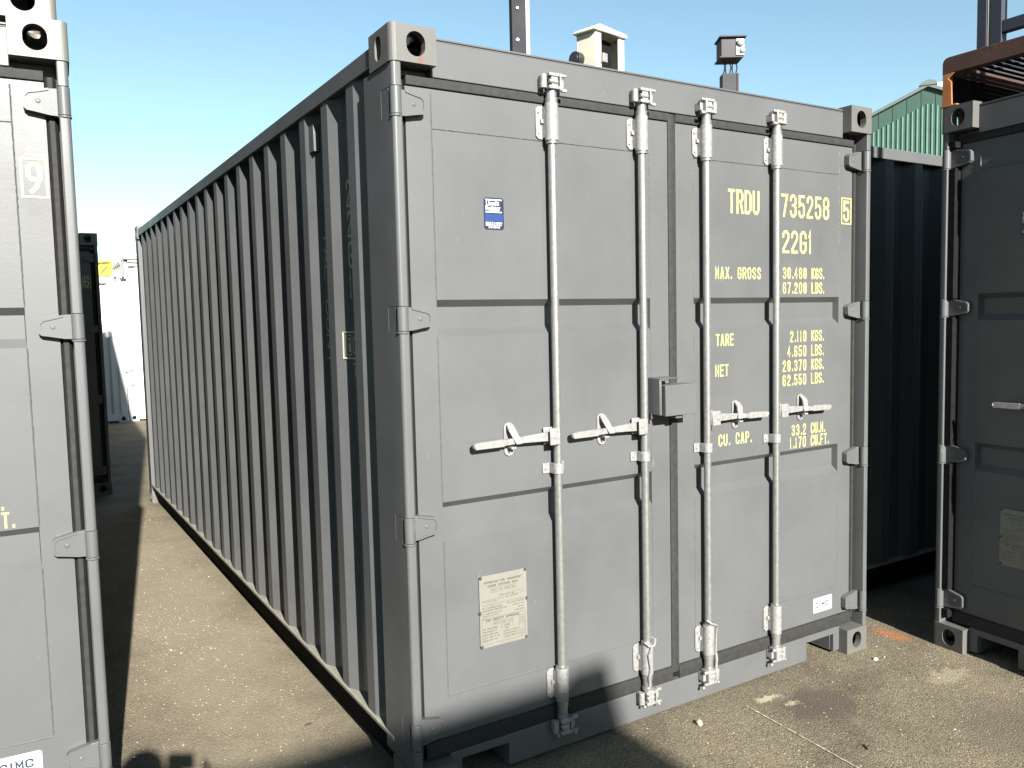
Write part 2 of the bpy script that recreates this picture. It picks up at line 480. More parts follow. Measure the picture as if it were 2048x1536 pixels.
def casting(end):
    """corner at origin, body towards +x +y, z from 0 to .118"""
    mb = MB(); A, B, C = .162, .178, .118; r = .020
    def holed(P, u0, u1, v0, v1, cu, cv, hw, hh, depth, N=28):
        """plate with a rounded hole and lips going inward. P(u,v,d)"""
        rect, hole = [], []
        for k in range(N):
            t = 2 * math.pi * (k + .5) / N
            c, s = math.cos(t), math.sin(t)
            # stadium outline
            rr = min(hw, hh); ex, ez = hw - rr, hh - rr
            hu = cu + rr * c + (ex if c > 0 else -ex); hv = cv + rr * s + (ez if s > 0 else -ez)
            hole.append((hu, hv))
            m = max(abs(c) / .5, abs(s) / .5)
            uu = c / m; vv = s / m
            rect.append(((u0 + u1) / 2 + uu * (u1 - u0), (v0 + v1) / 2 + vv * (v1 - v0)))
        # snap nearest points to the four corners
        for cr in ((u0, v0), (u1, v0), (u0, v1), (u1, v1)):
            k = min(range(N), key=lambda i: (rect[i][0] - cr[0]) ** 2 + (rect[i][1] - cr[1]) ** 2)
            rect[k] = cr
        for k in range(N):
            j = (k + 1) % N
            mb.face([P(*rect[k], 0), P(*rect[j], 0), P(*hole[j], 0), P(*hole[k], 0)])
            mb.face([P(*hole[k], 0), P(*hole[j], 0), P(*hole[j], depth), P(*hole[k], depth)])
    holed(lambda u, v, d: (u, d, v), r, A, 0, C, .089, .060, .0335, .0395, .03)
    holed(lambda u, v, d: (d, u, v), r, B, 0, C, .102, .060, .0255, .0395, .03)
    holed(lambda u, v, d: (u, v, (C - d) if end else d), r, A, r, B, .08, .10, .031, .062, .028)
    n = 5; arc = [(r - r * math.cos(k * math.pi / 2 / n), r - r * math.sin(k * math.pi / 2 / n)) for k in range(n + 1)]
    for (a, b) in zip(arc[:-1], arc[1:]):
        mb.face([(a[0], a[1], 0), (b[0], b[1], 0), (b[0], b[1], C), (a[0], a[1], C)])
    for z in (0, C):
        zz = z
        if (end and z == C) or (not end and z == 0):
            # strips around the holed plate
            mb.face([(0, r, zz), (r, r, zz), (r, B, zz), (0, B, zz)])
            mb.face([(r, 0, zz), (A, 0, zz), (A, r, zz), (r, r, zz)])
            for (a, b) in zip(arc[:-1], arc[1:]):
                mb.face([(a[0], a[1], zz), (b[0], b[1], zz), (r, r, zz)])
        else:
            mb.face([(p[0], p[1], zz) for p in arc] + [(A, 0, zz), (A, B, zz), (0, B, zz)])
    mb.face([(A, 0, 0), (A, B, 0), (A, B, C), (A, 0, C)])
    mb.face([(0, B, 0), (A, B, 0), (A, B, C), (0, B, C)])
    return mb

def mirrored(mb, mx, my):
    if mx: mb.v = [(-x, y, z) for x, y, z in mb.v]
    if my: mb.v = [(x, -y, z) for x, y, z in mb.v]
    return mb

HZ = [(.192, .287), (.908, .998), (1.613, 1.697), (2.307, 2.398)]     # hinge heights

def post_mesh(front):
    mb = MB(); mb.flat = True; z0, z1 = .118, 2.473
    if front:
        def nose(y0):
            r = .012; a, b = .005, .037
            pts = []
            for k in range(11):
                t = math.pi / 2 * k / 10
                pts.append((a + r - r * math.cos(t), y0 + r - r * math.sin(t)))
            r = .005
            for k in range(9):
                t = math.pi / 2 * (1 - k / 8)
                pts.append((b - r + r * math.cos(t), y0 + r - r * math.sin(t)))
            return pts
        zs = z0
        for (a, b) in HZ + [(z1, z1)]:
            if a > zs:
                mb.prism(nose(.005) + [(.037, .10), (.005, .10)], 'z', zs, a)
            if b > a:
                mb.prism([(.0056, .040), (.0364, .040), (.0364, .0995), (.0056, .0995)], 'z', a - .004, b + .004)
            zs = b
        mb.box(.005, .092, .10, .245, z0, z1)
    else:
        mb.box(.005, .12, .006, .15, z0, z1)
    return mb

def side_wall_mesh():
    """outer face towards -x; outer flats at x=.012, inner flats at x=.048"""
    mb = MB(); prof = [(.048, .24)]
    y = .367 - .068
    while y + .30 < LEN - .15:
        prof += [(.048, y), (.012, y + .068), (.012, y + .138), (.048, y + .206)]
        y += .278
    prof.append((.048, LEN - .17))
    z0, z1 = .178, 2.508
    for (a, b) in zip(prof[:-1], prof[1:]):
        mb.face([(a[0], a[1], z0), (b[0], b[1], z0), (b[0], b[1], z1), (a[0], a[1], z1)])
    for (a, b) in zip(prof[:-1], prof[1:]):      # inner skin 2 mm behind
        mb.face([(a[0] + .02, a[1], z0), (b[0] + .02, b[1], z0), (b[0] + .02, b[1], z1), (a[0] + .02, a[1], z1)])
    # weld at the foot of the wall
    return mb

def top_rail_mesh():
    mb = MB(); mb.box(.007, .067, .179, LEN - .179, 2.498, 2.563); return mb

def bottom_rail_mesh():
    mb = MB()
    mb.box(.003, .075, .179, LEN - .179, .162, .178)
    return mb

def post_channel_mesh():
    mb = MB(); zs = .15
    for a, b in HZ + [(2.43, 2.43)]:
        mb.box(.0372, .0700, .014, .0565, zs, a - .002)
        mb.box(.0372, .0700, .0595, .062, a - .002, b + .002)
        zs = b + .002
    return mb

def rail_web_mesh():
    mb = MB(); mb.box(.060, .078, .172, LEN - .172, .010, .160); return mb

def end_wall_mesh():
    # outer face at the far end
    mb = MB(); x = .12; z0, z1 = .14, 2.46; prof = []
    while x < W - .12:
        prof += [(x, LEN - .03), (min(x + .11, W - .12), LEN - .03), (min(x + .14, W - .12), LEN - .07), (min(x + .25, W - .12), LEN - .07)]
        x += .28
    for (a, b) in zip(prof[:-1], prof[1:]):
        if a != b: mb.face([(a[0], a[1], z0), (b[0], b[1], z0), (b[0], b[1], z1), (a[0], a[1], z1)])
    mb.box(.12, W - .12, LEN - .10, LEN - .004, 2.46, 2.57)
    mb.box(.12, W - .12, LEN - .10, LEN - .004, .03, .14)
    return mb

def roof_mesh():
    mb = MB(); y = .12; prof = []
    while y < LEN - .12:
        prof += [(y, 2.558), (min(y + .09, LEN - .12), 2.558), (min(y + .105, LEN - .12), 2.572), (min(y + .19, LEN - .12), 2.572)]
        y += .209
    for (a, b) in zip(prof[:-1], prof[1:]):
        if a != b: mb.face([(.066, a[0], a[1]), (W - .066, a[0], a[1]), (W - .066, b[0], b[1]), (.066, b[0], b[1])])
    return mb

def floor_mesh():
    mb = MB(); mb.box(.076, W - .076, .05, LEN - .10, .14, .158)
    for k in range(16):
        mb.box(.076, W - .076, .35 + k * .35, .40 + k * .35, .03, .138)
    return mb

def header_mesh():
    mb = MB()
    mb.box(.1625, W - .1625, .045, .12, 2.450, 2.566)
    mb.box(.1625, W - .1625, .049, .12, 2.566, 2.572)
    mb.box(.1625, W - .1625, .045, .12, 2.572, 2.580)
    mb.box(.037, W - .037, .082, .10, 2.40, 2.473)
    mb.box(.04, .1620, .090, .12, 2.430, 2.4725); mb.box(W - .1620, W - .04, .090, .12, 2.430, 2.4725)
    return mb

def sill_mesh():
    mb = MB()
    for (a, b, z) in ((.1625, .205, .012), (.205, .400, .098), (.400, W - .400, .012), (W - .400, W - .205, .098), (W - .205, W - .1625, .012)):
        mb.prism([(a, z), (b, z), (b, .1285), (a, .1285)], 'y', .045, .065)
    mb.box(.205, .400, .065, .50, .098, .102); mb.box(W - .400, W - .205, .065, .50, .098, .102)
    mb.box(.1625, W - .1625, .0651, .17, .118, .1284)
    for x in (.203, .398, W - .402, W - .207):
        mb.box(x, x + .004, .0655, .45, .012, .0975)
    return mb

def door_panel(left):
    mb = MB()
    if left: x0, x1, a0, a1 = .072, 1.207, .165, 1.110
    else: x0, x1, a0, a1 = 1.243, W - .074, 1.345, W - .166
    z0, z1 = .186, 2.415; y = YD
    bands = [(.886, 1.021), (1.592, 1.718)]
    mb.face([(x0, y, z0), (a0, y, z0), (a0, y, z1), (x0, y, z1)])
    mb.face([(a1, y, z0), (x1, y, z0), (x1, y, z1), (a1, y, z1)])
    zs = z0
    for (b0, b1) in bands:
        mb.face([(a0, y, zs), (a1, y, zs), (a1, y, b0), (a0, y, b0)])
        d = .030; ix0, ix1, iz0, iz1 = a0 + .004, a1 - .004, b0 + .028, b1 - .024; yi = y + d
        o = [(a0, y, b0), (a1, y, b0), (a1, y, b1), (a0, y, b1)]
        i = [(ix0, yi, iz0), (ix1, yi, iz0), (ix1, yi, iz1), (ix0, yi, iz1)]
        for k in range(4):
            mb.face([o[k], o[(k + 1) % 4], i[(k + 1) % 4], i[k]])
        mb.face(i)
        zs = b1
    mb.face([(a0, y, zs), (a1, y, zs), (a1, y, z1), (a0, y, z1)])
    yb = y + .055
    mb.face([(x0, y, z0), (x0, y, z1), (x0, yb, z1), (x0, yb, z0)])
    mb.face([(x1, y, z0), (x1, y, z1), (x1, yb, z1), (x1, yb, z0)])
    mb.face([(x0, y, z1), (x1, y, z1), (x1, yb, z1), (x0, yb, z1)])
    mb.face([(x0, y, z0), (x1, y, z0), (x1, yb, z0), (x0, yb, z0)])
    # weld beads, slightly wavering
    rnd = random.Random(3 if left else 5)
    def bead(p, q, horiz):
        n = 60; w = .0035
        for k in range(n):
            t0, t1 = k / n, (k + 1) / n
            j = rnd.uniform(-.0006, .0006); h = rnd.uniform(.0018, .0032)
            if horiz:
                xa = p[0] + (q[0] - p[0]) * t0; xb = p[0] + (q[0] - p[0]) * t1; z = p[1] + j
                mb.prism([(y + .001, z - w), (y - h, z), (y + .001, z + w)], 'x', xa, xb)
            else:
                za = p[1] + (q[1] - p[1]) * t0; zb = p[1] + (q[1] - p[1]) * t1; x = p[0] + j
                mb.prism([(x - w, y + .001), (x, y - h), (x + w, y + .001)], 'z', za, zb)
    bead((a0, .333 if left else .326), (a1, .318 if left else .333), True)
    bead((a0, 2.286), (a1, 2.280), True)
    for xx in (a0, a1):
        bead((xx, .33), (xx, .884), False); bead((xx, 1.023), (xx, 1.590), False); bead((xx, 1.720), (xx, 2.40 if (xx == a0) == left else 2.286), False)
    return mb

def gasket_mesh(left):
    mb = MB()
    def strip_v(x0, x1, z0, z1, yb=.082, yf=.057):
        w = (x1 - x0) * .3
        mb.prism([(x0, yb + .01), (x0, yb - .006), (x0 + w, yf), (x1 - w, yf), (x1, yb - .006), (x1, yb + .01)], 'z', z0, z1)
    if left:
        strip_v(.040, .0715, .150, 2.432)
        # centre seal overlapping the gap between the doors
        mb.prism([(1.2075, .075), (1.2075, .056), (1.214, .0535), (1.236, .0535), (1.247, .056), (1.247, .0595), (1.2425, .0595), (1.2425, .075)], 'z', .135, 2.452)
        xa, xb = .072, 1.207
    else:
        strip_v(W - .0735, W - .040, .150, 2.432)
        xa, xb = 1.2435, W - .074
    xo, xi = (.0725, xb) if left else (xa, W - .0745)
    mb.prism([(.064, 2.4155), (.052, 2.419), (.050, 2.446), (.052, 2.4495), (.08, 2.4495), (.08, 2.4155)], 'x', xo, xi)
    mb.prism([(.062, .1855), (.052, .181), (.048, .134), (.050, .1290), (.08, .1290), (.08, .1855)], 'x', xo, xi)
    return mb

def hinge_mesh(z0, z1):
    """local: left side of the container"""
    mb = MB(); zc0, zc1 = z0 + .002, z1 - .002
    mb.cyl((.0215, .0205, zc0), (.0215, .0205, zc1), .0185, n=20)
    mb.cyl((.0215, .0205, z0 - .006), (.0215, .0205, z0 + .001), .0205, n=20)
    h = z1 - z0
    def blade(i, ya, yb):
        a, b, c = .024 + i * 1.2, .104 - i, .133 - i
        pts = [(a, zc0 + i), (.062, zc0 + .002 + i), (b, z0 + .012 + i), (c - .009, z0 + .015 + i), (c, z0 + .024 + i), (c, z1 - .027 - i), (c - .009, z1 - .017 - i), (b, z1 - .013 - i), (.062, zc1 - .002 - i), (a, zc1 - i)]
        return pts
    mb.prism(blade(0, 0, 0), 'y', .036, .0590)
    out = blade(0, 0, 0); inn = blade(.007, 0, 0)
    # raised rim: strips between outer and inner outlines
    n = len(out)
    for k in range(1, n - 2 + 1):
        p, q, s, t = out[k - 1 + 0], out[k], inn[k], inn[k - 1]
        v = [(p[0], .0325, p[1]), (q[0], .0325, q[1]), (s[0], .0325, s[1]), (t[0], .0325, t[1])]
        mb.face(v)
        mb.face([v[0], v[1], (q[0], .0362, q[1]), (p[0], .0362, p[1])])
        mb.face([v[3], v[2], (s[0], .0362, s[1]), (t[0], .0362, t[1])])
    mb.cyl((.092, .0362, (z0 + z1) / 2), (.092, .0335, (z0 + z1) / 2), .008, .006, n=14)
    return mb

def bar_mesh(xc):
    mb = MB(); y = .028
    mb.cyl((xc, y, .150), (xc, y, 2.462), .0150, n=24)
    for (a, b, r) in ((2.408, 2.432, .0225), (2.432, 2.455, .0195), (2.272, 2.290, .0215), (.322, .340, .0225), (.185, .206, .0215), (.150, .186, .019), (.140, .150, .0225)):
        mb.cyl((xc, y, a), (xc, y, b), r, n=24)
    return mb

def bracket_mesh(xc, z0, z1):
    mb = MB(); y = .028
    # flanges
    c = .012
    def fl(a, b, s):
        mb.prism([(a, z0 + c), (a + s * c, z0), (b, z0), (b, z1), (a + s * c, z1), (a, z1 - c)], 'y', .054, .0585)
    fl(xc - .050, xc - .012, 1); fl(xc + .050, xc + .012, -1)
    # half round cover
    pts = []
    for k in range(13):
        t = math.pi * k / 12
        pts.append((xc - .0235 * math.cos(t), y - .0235 * math.sin(t)))
    pts += [(xc + .0235, .0562), (xc - .0235, .0562)]
    mb.prism(pts, 'z', z0 + .004, z1 - .004)
    mb.cyl((xc, y, z0 - .008), (xc, y, z1 + .006), .0245, n=24)
    for s in (-1, 1):
        for z in (z0 + .022, z1 - .022):
            mb.cyl((xc + s * .039, .0545, z), (xc + s * .039, .0505, z), .0062, .0045, n=10)
    mb.box(xc - .033, xc - .022, .045, .0545, (z0 + z1) / 2 - .004, (z0 + z1) / 2 + .012)
    return mb

def clamp_mesh(xc):
    mb = MB(); y = .028; z0, z1 = 1.074, 1.112
    mb.box(xc - .050, xc - .018, .0545, .0585, z0, z1)
    mb.box(xc + .018, xc + .046, .0545, .0585, z0, z1)
    pts = []
    for k in range(13):
        t = math.pi * k / 12
        pts.append((xc - .0205 * math.cos(t), y - .0195 * math.sin(t)))
    pts += [(xc + .0205, .0570), (xc - .0205, .0570)]
    mb.prism(pts, 'z', z0, z1)
    mb.cyl((xc - .036, .0545, (z0 + z1) / 2), (xc - .036, .0505, (z0 + z1) / 2), .0055, n=10)
    mb.cyl((xc + .036, .0545, (z0 + z1) / 2), (xc + .036, .0515, (z0 + z1) / 2), .0045, n=10)
    return mb

def cam_mesh(xc, top, s):
    """cam head of the bar with its keeper lugs on the header or sill"""
    mb = MB()
    z = 2.485 if top else .112
    f = 1 if top else -1
    def b(x0, x1, y0, y1, a, c):
        za, zb = z + f * a, z + f * c
        mb.box(xc + min(s * x0, s * x1), xc + max(s * x0, s * x1), y0, y1, min(za, zb), max(za, zb))
    b(-.012, .016, .004, .0445, -.028, .030)          # cam body
    b(-.024, .020, .000, .020, .018, .030)
    b(-.024, .020, .000, .020, -.026, -.014)
    b(-.044, -.030, .012, .0445, -.022, .024)          # keeper disc side
    mb.cyl((xc + s * -.037, .020, z - .024), (xc + s * -.037, .020, z + .024), .0125, n=14)
    b(.020, .028, -.002, .0445, -.030, .030)
    b(.028, .050, -.002, .008, .018, .028)
    b(.028, .050, -.002, .008, -.034, -.022)
    b(.030, .046, .012, .0445, -.018, .014)
    mb.cyl((xc - .022, .006, z), (xc + .014, .006, z), .0075, n=10)
    if not top:
        mb.ball((xc + s * .046, .012, z - .040), .0075)
        mb.ball((xc - s * .034, .006, z - .030), .0065)
    return mb

def handle_mesh(xc, s):
    """s=-1 handle runs to -x"""
    mb = MB()
    X = lambda d: xc + s * d
    def bx(a, b, y0, y1, z0, z1): mb.box(min(X(a), X(b)), max(X(a), X(b)), y0, y1, z0, z1)
    # hub clevis round the bar
    bx(.006, .050, .000, .006, 1.185, 1.247)
    bx(.006, .050, .044, .050, 1.185, 1.247)
    bx(.004, .014, .006, .044, 1.187, 1.245)
    mb.cyl((X(.034), -.003, 1.216), (X(.034), .052, 1.216), .0075, n=12)
    # arm: flat blade, twisted thin in the middle, rounded grip
    def seg(a, b, wa, wb, za, zb, ta, tb, ya, yb):
        p = []
        for (d, w, zc, t, y) in ((a, wa, za, ta, ya), (b, wb, zb, tb, yb)):
            p.append([(X(d), y - t / 2, zc - w / 2), (X(d), y + t / 2, zc - w / 2), (X(d), y + t / 2, zc + w / 2), (X(d), y - t / 2, zc + w / 2)])
        for k in range(4):
            mb.face([p[0][k], p[0][(k + 1) % 4], p[1][(k + 1) % 4], p[1][k]])
        mb.face(p[0]); mb.face(p[1])
    seg(.030, .080, .034, .030, 1.216, 1.216, .012, .012, .026, .026)
    seg(.0801, .165, .030, .022, 1.216, 1.214, .012, .014, .026, .028)
    seg(.1651, .235, .022, .020, 1.214, 1.211, .014, .016, .028, .026)
    seg(.2351, .352, .026, .023, 1.211, 1.209, .018, .016, .026, .022)
    mb.cyl((X(.352), .022, 1.209), (X(.358), .022, 1.209), .0125, .009, n=10)
    return mb

def retainer_mesh(xc, s):
    mb = MB(); x = xc + s * .193; w = .0205
    pts = []
    for k in range(9):
        t = math.pi * k / 8
        pts.append((x + w * math.cos(t), 1.257 + w * math.sin(t)))
    for k in range(9):
        t = math.pi + math.pi * k / 8
        pts.append((x + w * math.cos(t), 1.176 + w * math.sin(t)))
    mb.prism(pts, 'y', .054, .0585)
    # hook flap that drops over the handle
    xs = x - s * .016
    A_ = [(x - .013, .052, 1.270), (x + .013, .052, 1.270), (x + .013, .046, 1.270), (x - .013, .046, 1.270)]
    B_ = [(x - .015, .034, 1.250), (x + .015, .034, 1.250), (x + .015, .028, 1.250), (x - .015, .028, 1.250)]
    C_ = [(xs - .012, .014, 1.203), (xs + .012, .014, 1.203), (xs + .012, .009, 1.203), (xs - .012, .009, 1.203)]
    for P_, Q_ in ((A_, B_), (B_, C_)):
        for k in range(4):
            mb.face([P_[k], P_[(k + 1) % 4], Q_[(k + 1) % 4], Q_[k]])
    mb.face(A_); mb.face(C_)
    mb.prism([(x - .012, 1.192), (x + .012, 1.192), (x + .010, 1.184), (x - .010, 1.184)], 'y', .020, .054)
    for z in (1.262, 1.172):
        mb.cyl((x, .0545, z), (x, .048, z), .0075, .006, n=12)
    return mb

def lockbox_mesh():
    mb = MB()
    # bracket plate on the left door
    mb.box(1.078, 1.083, -.028, .0585, 1.258, 1.398)
    mb.box(1.083, 1.128, -.028, -.023, 1.392, 1.398)
    mb.prism([(-.028, 1.398), (.0585, 1.398), (.0585, 1.403), (-.030, 1.403)], 'x', 1.078, 1.180)
    mb.box(1.083, 1.090, -.028, -.023, 1.258, 1.392)
    mb.box(1.083, 1.130, .050, .0585, 1.235, 1.258)
    return mb

def lockbox_cover_mesh():
    mb = MB()
    mb.box(1.104, 1.268, -.034, -.030, 1.252, 1.374)
    mb.box(1.104, 1.109, -.030, .040, 1.252, 1.374)
    mb.box(1.263, 1.268, -.030, .0585, 1.252, 1.374)
    mb.box(1.109, 1.263, -.030, .0585, 1.369, 1.374)
    mb.box(1.170, 1.205, -.020, .030, 1.238, 1.252)
    mb.cyl((1.283, .052, 1.350), (1.283, .0585, 1.350), .012, n=12)
    return mb

def mark(fn):
    mb = MB(); fn(mb); return mb

def door_marks(serial, check, table):
    """yields (name, key, mesh builder) for every separate piece of lettering on the right door"""
    pl = onDoor
    if serial:
        yield "owner_code", None, mark(lambda m: text(m, serial[0], 1.545, 2.074, .102, .042, .0495, .0125, pl))
        yield "serial_number", None, mark(lambda m: text(m, serial[1], 1.874, 2.073, .102, .044, .0562, .0125, pl))
        yield "size_code", None, mark(lambda m: text(m, serial[2], 1.881, 1.914, .101, .046, .0580, .0125, pl, .70))
    if check:
        def f(m):
            text(m, check, 2.2995, 2.072, .096, .044, .05, .0125, pl)
            frame2(m, 2.2875, 2.356, 2.061, 2.178, .0065, pl, .0008)
        yield "check_digit", None, mark(f)
    if table:
        h, w, t = .051, .0215, .0068
        for s, x, z in (("MAX. GROSS", 1.468, 1.797), ("TARE", 1.470, 1.514), ("NET", 1.466, 1.384), ("CU. CAP.", 1.484, 1.084)):
            pt = .0300 if "." in s else .0280; xx = x
            for wd in s.split(" "):
                mk = MB(); xx = text(mk, wd, xx, z, h, .0225, pt, t, pl) + pt
                yield "weight_heading", s + wd, mk
        rows = (("30.480", "KGS.", 1.800), ("67.200", "LBS.", 1.734), ("2.110", "KGS.", 1.515), ("4.650", "LBS.", 1.448), ("28.370", "KGS.", 1.383), ("62.550", "LBS.", 1.318), ("33.2", "CU.M.", 1.086), ("1.170", "CU.FT.", 1.028))
        for a, b, z in rows:
            yield "weight_figure", a, mark(lambda m: text(m, a, 2.044, z, h, w, .0305, t, pl, .70, 'r'))
            yield "weight_unit", a + b, mark(lambda m: text(m, b, 2.078, z, h, w, .0265, t, pl, .7))

def placard_mesh():
    mb = MB(); x0, x1, z0, z1 = .297, .496, .470, .734
    pl = lambda p, d: (p[0], YD - .0058 - d, p[1])
    mb.cur = 0
    c = .012; zm = .62
    mb.prism([(x0 + c, z0), (x1 - c, z0), (x1, z0 + c), (x1, zm - c), (x1 - .005, zm), (x1, zm + c), (x1, z1 - c), (x1 - c, z1), (x0 + c, z1), (x0, z1 - c), (x0, zm + c - .02), (x0 + .007, zm - .02), (x0, zm - c - .02), (x0, z0 + c)], 'y', YD - .0055, YD - .0035)
    mb.cur = 1
    xc = (x0 + x1) / 2
    text(mb, "APPROVED FOR TRANSPORT", xc, .7035, .0080, .0052, .0073, .0013, pl, .8, 'c')
    text(mb, "UNDER CUSTOMS SEAL", xc, .6895, .0080, .0052, .0073, .0013, pl, .8, 'c')
    text(mb, "CSC SAFETY APPROVAL", xc - .004, .5645, .0085, .0055, .0076, .0015, pl, .8, 'c')
    mb.cur = 2
    t = .0007
    frame2(mb, xc - .052, xc + .056, .669, .684, t, pl)
    text(mb, "CN/T HR 2385/05", xc, .6725, .008, .004, .0064, .001, pl, .8, 'c')
    text(mb, "TYPE", x0 + .008, .637, .005, .003, .0042, .0008, pl)
    frame2(mb, x0 + .028, x0 + .078, .634, .644, t, pl)
    text(mb, "CX 20 TAL", x0 + .031, .6365, .005, .003, .0044, .0008, pl)
    text(mb, "MANUFACTURED IN", x0 + .082, .651, .0045, .003, .0041, .0008, pl)
    text(mb, "NO. OF THE CONTAINER", x0 + .082, .641, .0045, .003, .0041, .0008, pl)
    frame2(mb, x1 - .062, x1 - .012, .648, .658, t, pl)
    for z in (.6275, .6235): stroke(mb, [(x0 + .012, z), (x1 - .010, z)], t, pl, 0)
    text(mb, "TAL INTERNATIONAL", x0 + .010, .6115, .0065, .0038, .0053, .0009, pl)
    text(mb, "CONTAINER CORPORATION", x0 + .010, .6020, .0065, .0038, .0051, .0009, pl)
    for k, s in enumerate(("100 MANHATTANVILLE ROAD", "PURCHASE, N.Y. 10577", "U.S.A.")):
        text(mb, s, x0 + .010, .5920 - k * .0082, .0045, .0026, .0037, .0007, pl)
    for k, s in enumerate(("OWNER CONTAINER TREATMENT", "INFORMATION INSIDE", "CONTAINER", "TIMBER TREATED")):
        text(mb, s, x1 - .012, .6155 - k * .0105, .0042, .0022, .0030, .0007, pl, .8, 'r')
    stroke(mb, [(x0 + .008, .5775), (x1 - .008, .5775)], t, pl, 0)
    frame2(mb, x0 + .008, x1 - .008, .482, .5745, t, pl, .0001)
    frame2(mb, xc - .045, xc + .040, .5475, .5600, t, pl)
    text(mb, "GB/LR 2184-0/05", xc - .002, .5505, .0065, .0036, .0054, .0009, pl, .8, 'c')
    for k, s in enumerate(("DATE MANUFACTURED", "IDENTIFICATION NO.", "MAXIMUM GROSS MASS", "ALLOW. STACK. WT. 1.8G", "RACKING TEST LOAD")):
        text(mb, s, x0 + .012, .5355 - k * .0105, .0052, .0026, .0036, .0010, pl)
    for k, s in enumerate(("04/2005", "TRDU", "30,480 KG", "192,000 KG", "15,240 KG")):
        text(mb, s, xc + .012, .5355 - k * .0105, .0048, .0026, .0036, .0009, pl, .8, 'c')
    for k, s in enumerate(("67,200 LB", "423,290 LB", "33,600 LB")):
        text(mb, s, xc + .058, .5145 - k * .0105, .0048, .0022, .0031, .0009, pl, .8, 'r')
    frame2(mb, xc - .012, xc + .038, .531, .5435, t, pl, .0002)
    frame2(mb, x1 - .034, x1 - .012, .488, .566, t, pl)
    for k in range(6): stroke(mb, [(x1 - .031, .560 - k * .0055), (x1 - .015, .560 - k * .0055)], .0012, pl, 0)
    for k in range(3): stroke(mb, [(x1 - .031, .507 - k * .006), (x1 - .015, .507 - k * .006)], .0012, pl, 0)
    mb.cur = 3
    for (x, z) in ((x0 + .006, z1 - .007), (x1 - .006, z1 - .006), (x0 + .001, zm - .02), (x1 - .001, zm), (x0 + .006, z0 + .006), (x1 - .006, z0 + .006)):
        mb.cyl((x, YD - .003, z), (x, YD - .009, z), .0062, .0045, n=12)
    return mb

def lr_sticker_mesh():
    mb = MB(); x0, x1, z0, z1 = .358, .438, 1.962, 2.072; c = .006
    mb.cur = 0
    mb.prism([(x0 + c, z0), (x1 - c, z0), (x1, z0 + c), (x1, z1 - c), (x1 - c, z1), (x0 + c, z1), (x0, z1 - c), (x0, z0 + c)], 'y', YD - .0016, YD - .0006)
    pl = lambda p, d: (p[0], YD - .0021 - d, p[1])
    mb.cur = 1
    rect2(mb, x0 + .004, x1 - .004, 1.990, 2.016, pl)
    mb.cur = 2
    rect2(mb, x0 + .006, x1 - .008, 2.0625, 2.0665, pl); rect2(mb, x0 + .006, x1 - .008, 2.0205, 2.0245, pl)
    bfont(mb, "Lloyd's", x0 + .008, 2.0455, .0235, .82, pl, 0, .0006)
    bfont(mb, "Register", x0 + .006, 2.0290, .0225, .80, pl, .0002, .0006)
    text(mb, "CONTAINER", x0 + .0062, 1.9815, .0062, .0055, .0079, .0014, pl)
    text(mb, "CERTIFICATION", x0 + .0062, 1.9745, .0054, .0040, .0054, .0012, pl)
    text(mb, "SCHEME", (x0 + x1) / 2, 1.9665, .0062, .0055, .0079, .0014, pl, .8, 'c')
    return mb

def cimc_mesh():
    mb = MB(); x0, x1, z0, z1 = 2.102, 2.236, .222, .292; c = .005
    mb.prism([(x0 + c, z0), (x1 - c, z0), (x1, z0 + c), (x1, z1 - c), (x1 - c, z1), (x0 + c, z1), (x0, z1 - c), (x0, z0 + c)], 'y', YD - .0016, YD - .0006)
    pl = lambda p, d: (p[0], YD - .0021 - d, p[1])
    mb.cur = 1
    text(mb, "CIMC", x0 + .014, z0 + .020, .030, .024, .0275, .0062, pl, .6)
    return mb

def vent_mesh():
    mb = MB(); mb.box(.022, .046, .845, .905, 2.345, 2.455); return mb

def side_marks():
    """lettering on the sunk flats of the long left wall; plane u = -y (reads from outside), v = z"""
    def pl(yc, x=.0472): return lambda p, d: (x - d, yc - p[0], p[1])
    a = pl(.539)
    def f(m):
        for k, c in enumerate("22G1"):
            text(m, c, -.026, 2.085 - k * .115, .10, .046, .05, .011, a)
    yield "side_code", mark(f)
    yield "side_digit", mark(lambda m: text(m, "7", -.018, 1.440, .052, .036, .04, .007, a))
    def bent(p, d):
        y = .565 - p[0]
        return ((.0472 if y <= .577 else .0472 - .53 * (y - .577)) - d, y, p[1])
    a = bent
    def f(m):
        frame2(m, -.045, .042, 1.512, 1.612, .006, a)
        text(m, 'C', .012, 1.530, .064, .028, .03, .006, a)
        rect2(m, -.020, -.013, 1.535, 1.572, a); rect2(m, -.020, -.013, 1.580, 1.590, a)
        frame2(m, -.030, -.003, 1.524, 1.600, .003, a)
    yield "tank_symbol", mark(f)
    b = pl(.817)
    def vert(m, s, z, size):
        for c in s:
            if c in G:
                for k, st in enumerate(G[c]):
                    q = [(-.028 + p[1] * .056, z - p[0] * size * .62) if p != 'c' else 'c' for p in st]
                    stroke(m, q, .008, b, .0003 * k)
            z -= size * .85
    yield "company_name", mark(lambda m: vert(m, "TAL", 2.02, .082))
    yield "company_name", mark(lambda m: vert(m, "CONT", 1.74, .082))

BARS = [(.629, -1), (1.048, -1), (1.389, 1), (1.808, 1)]

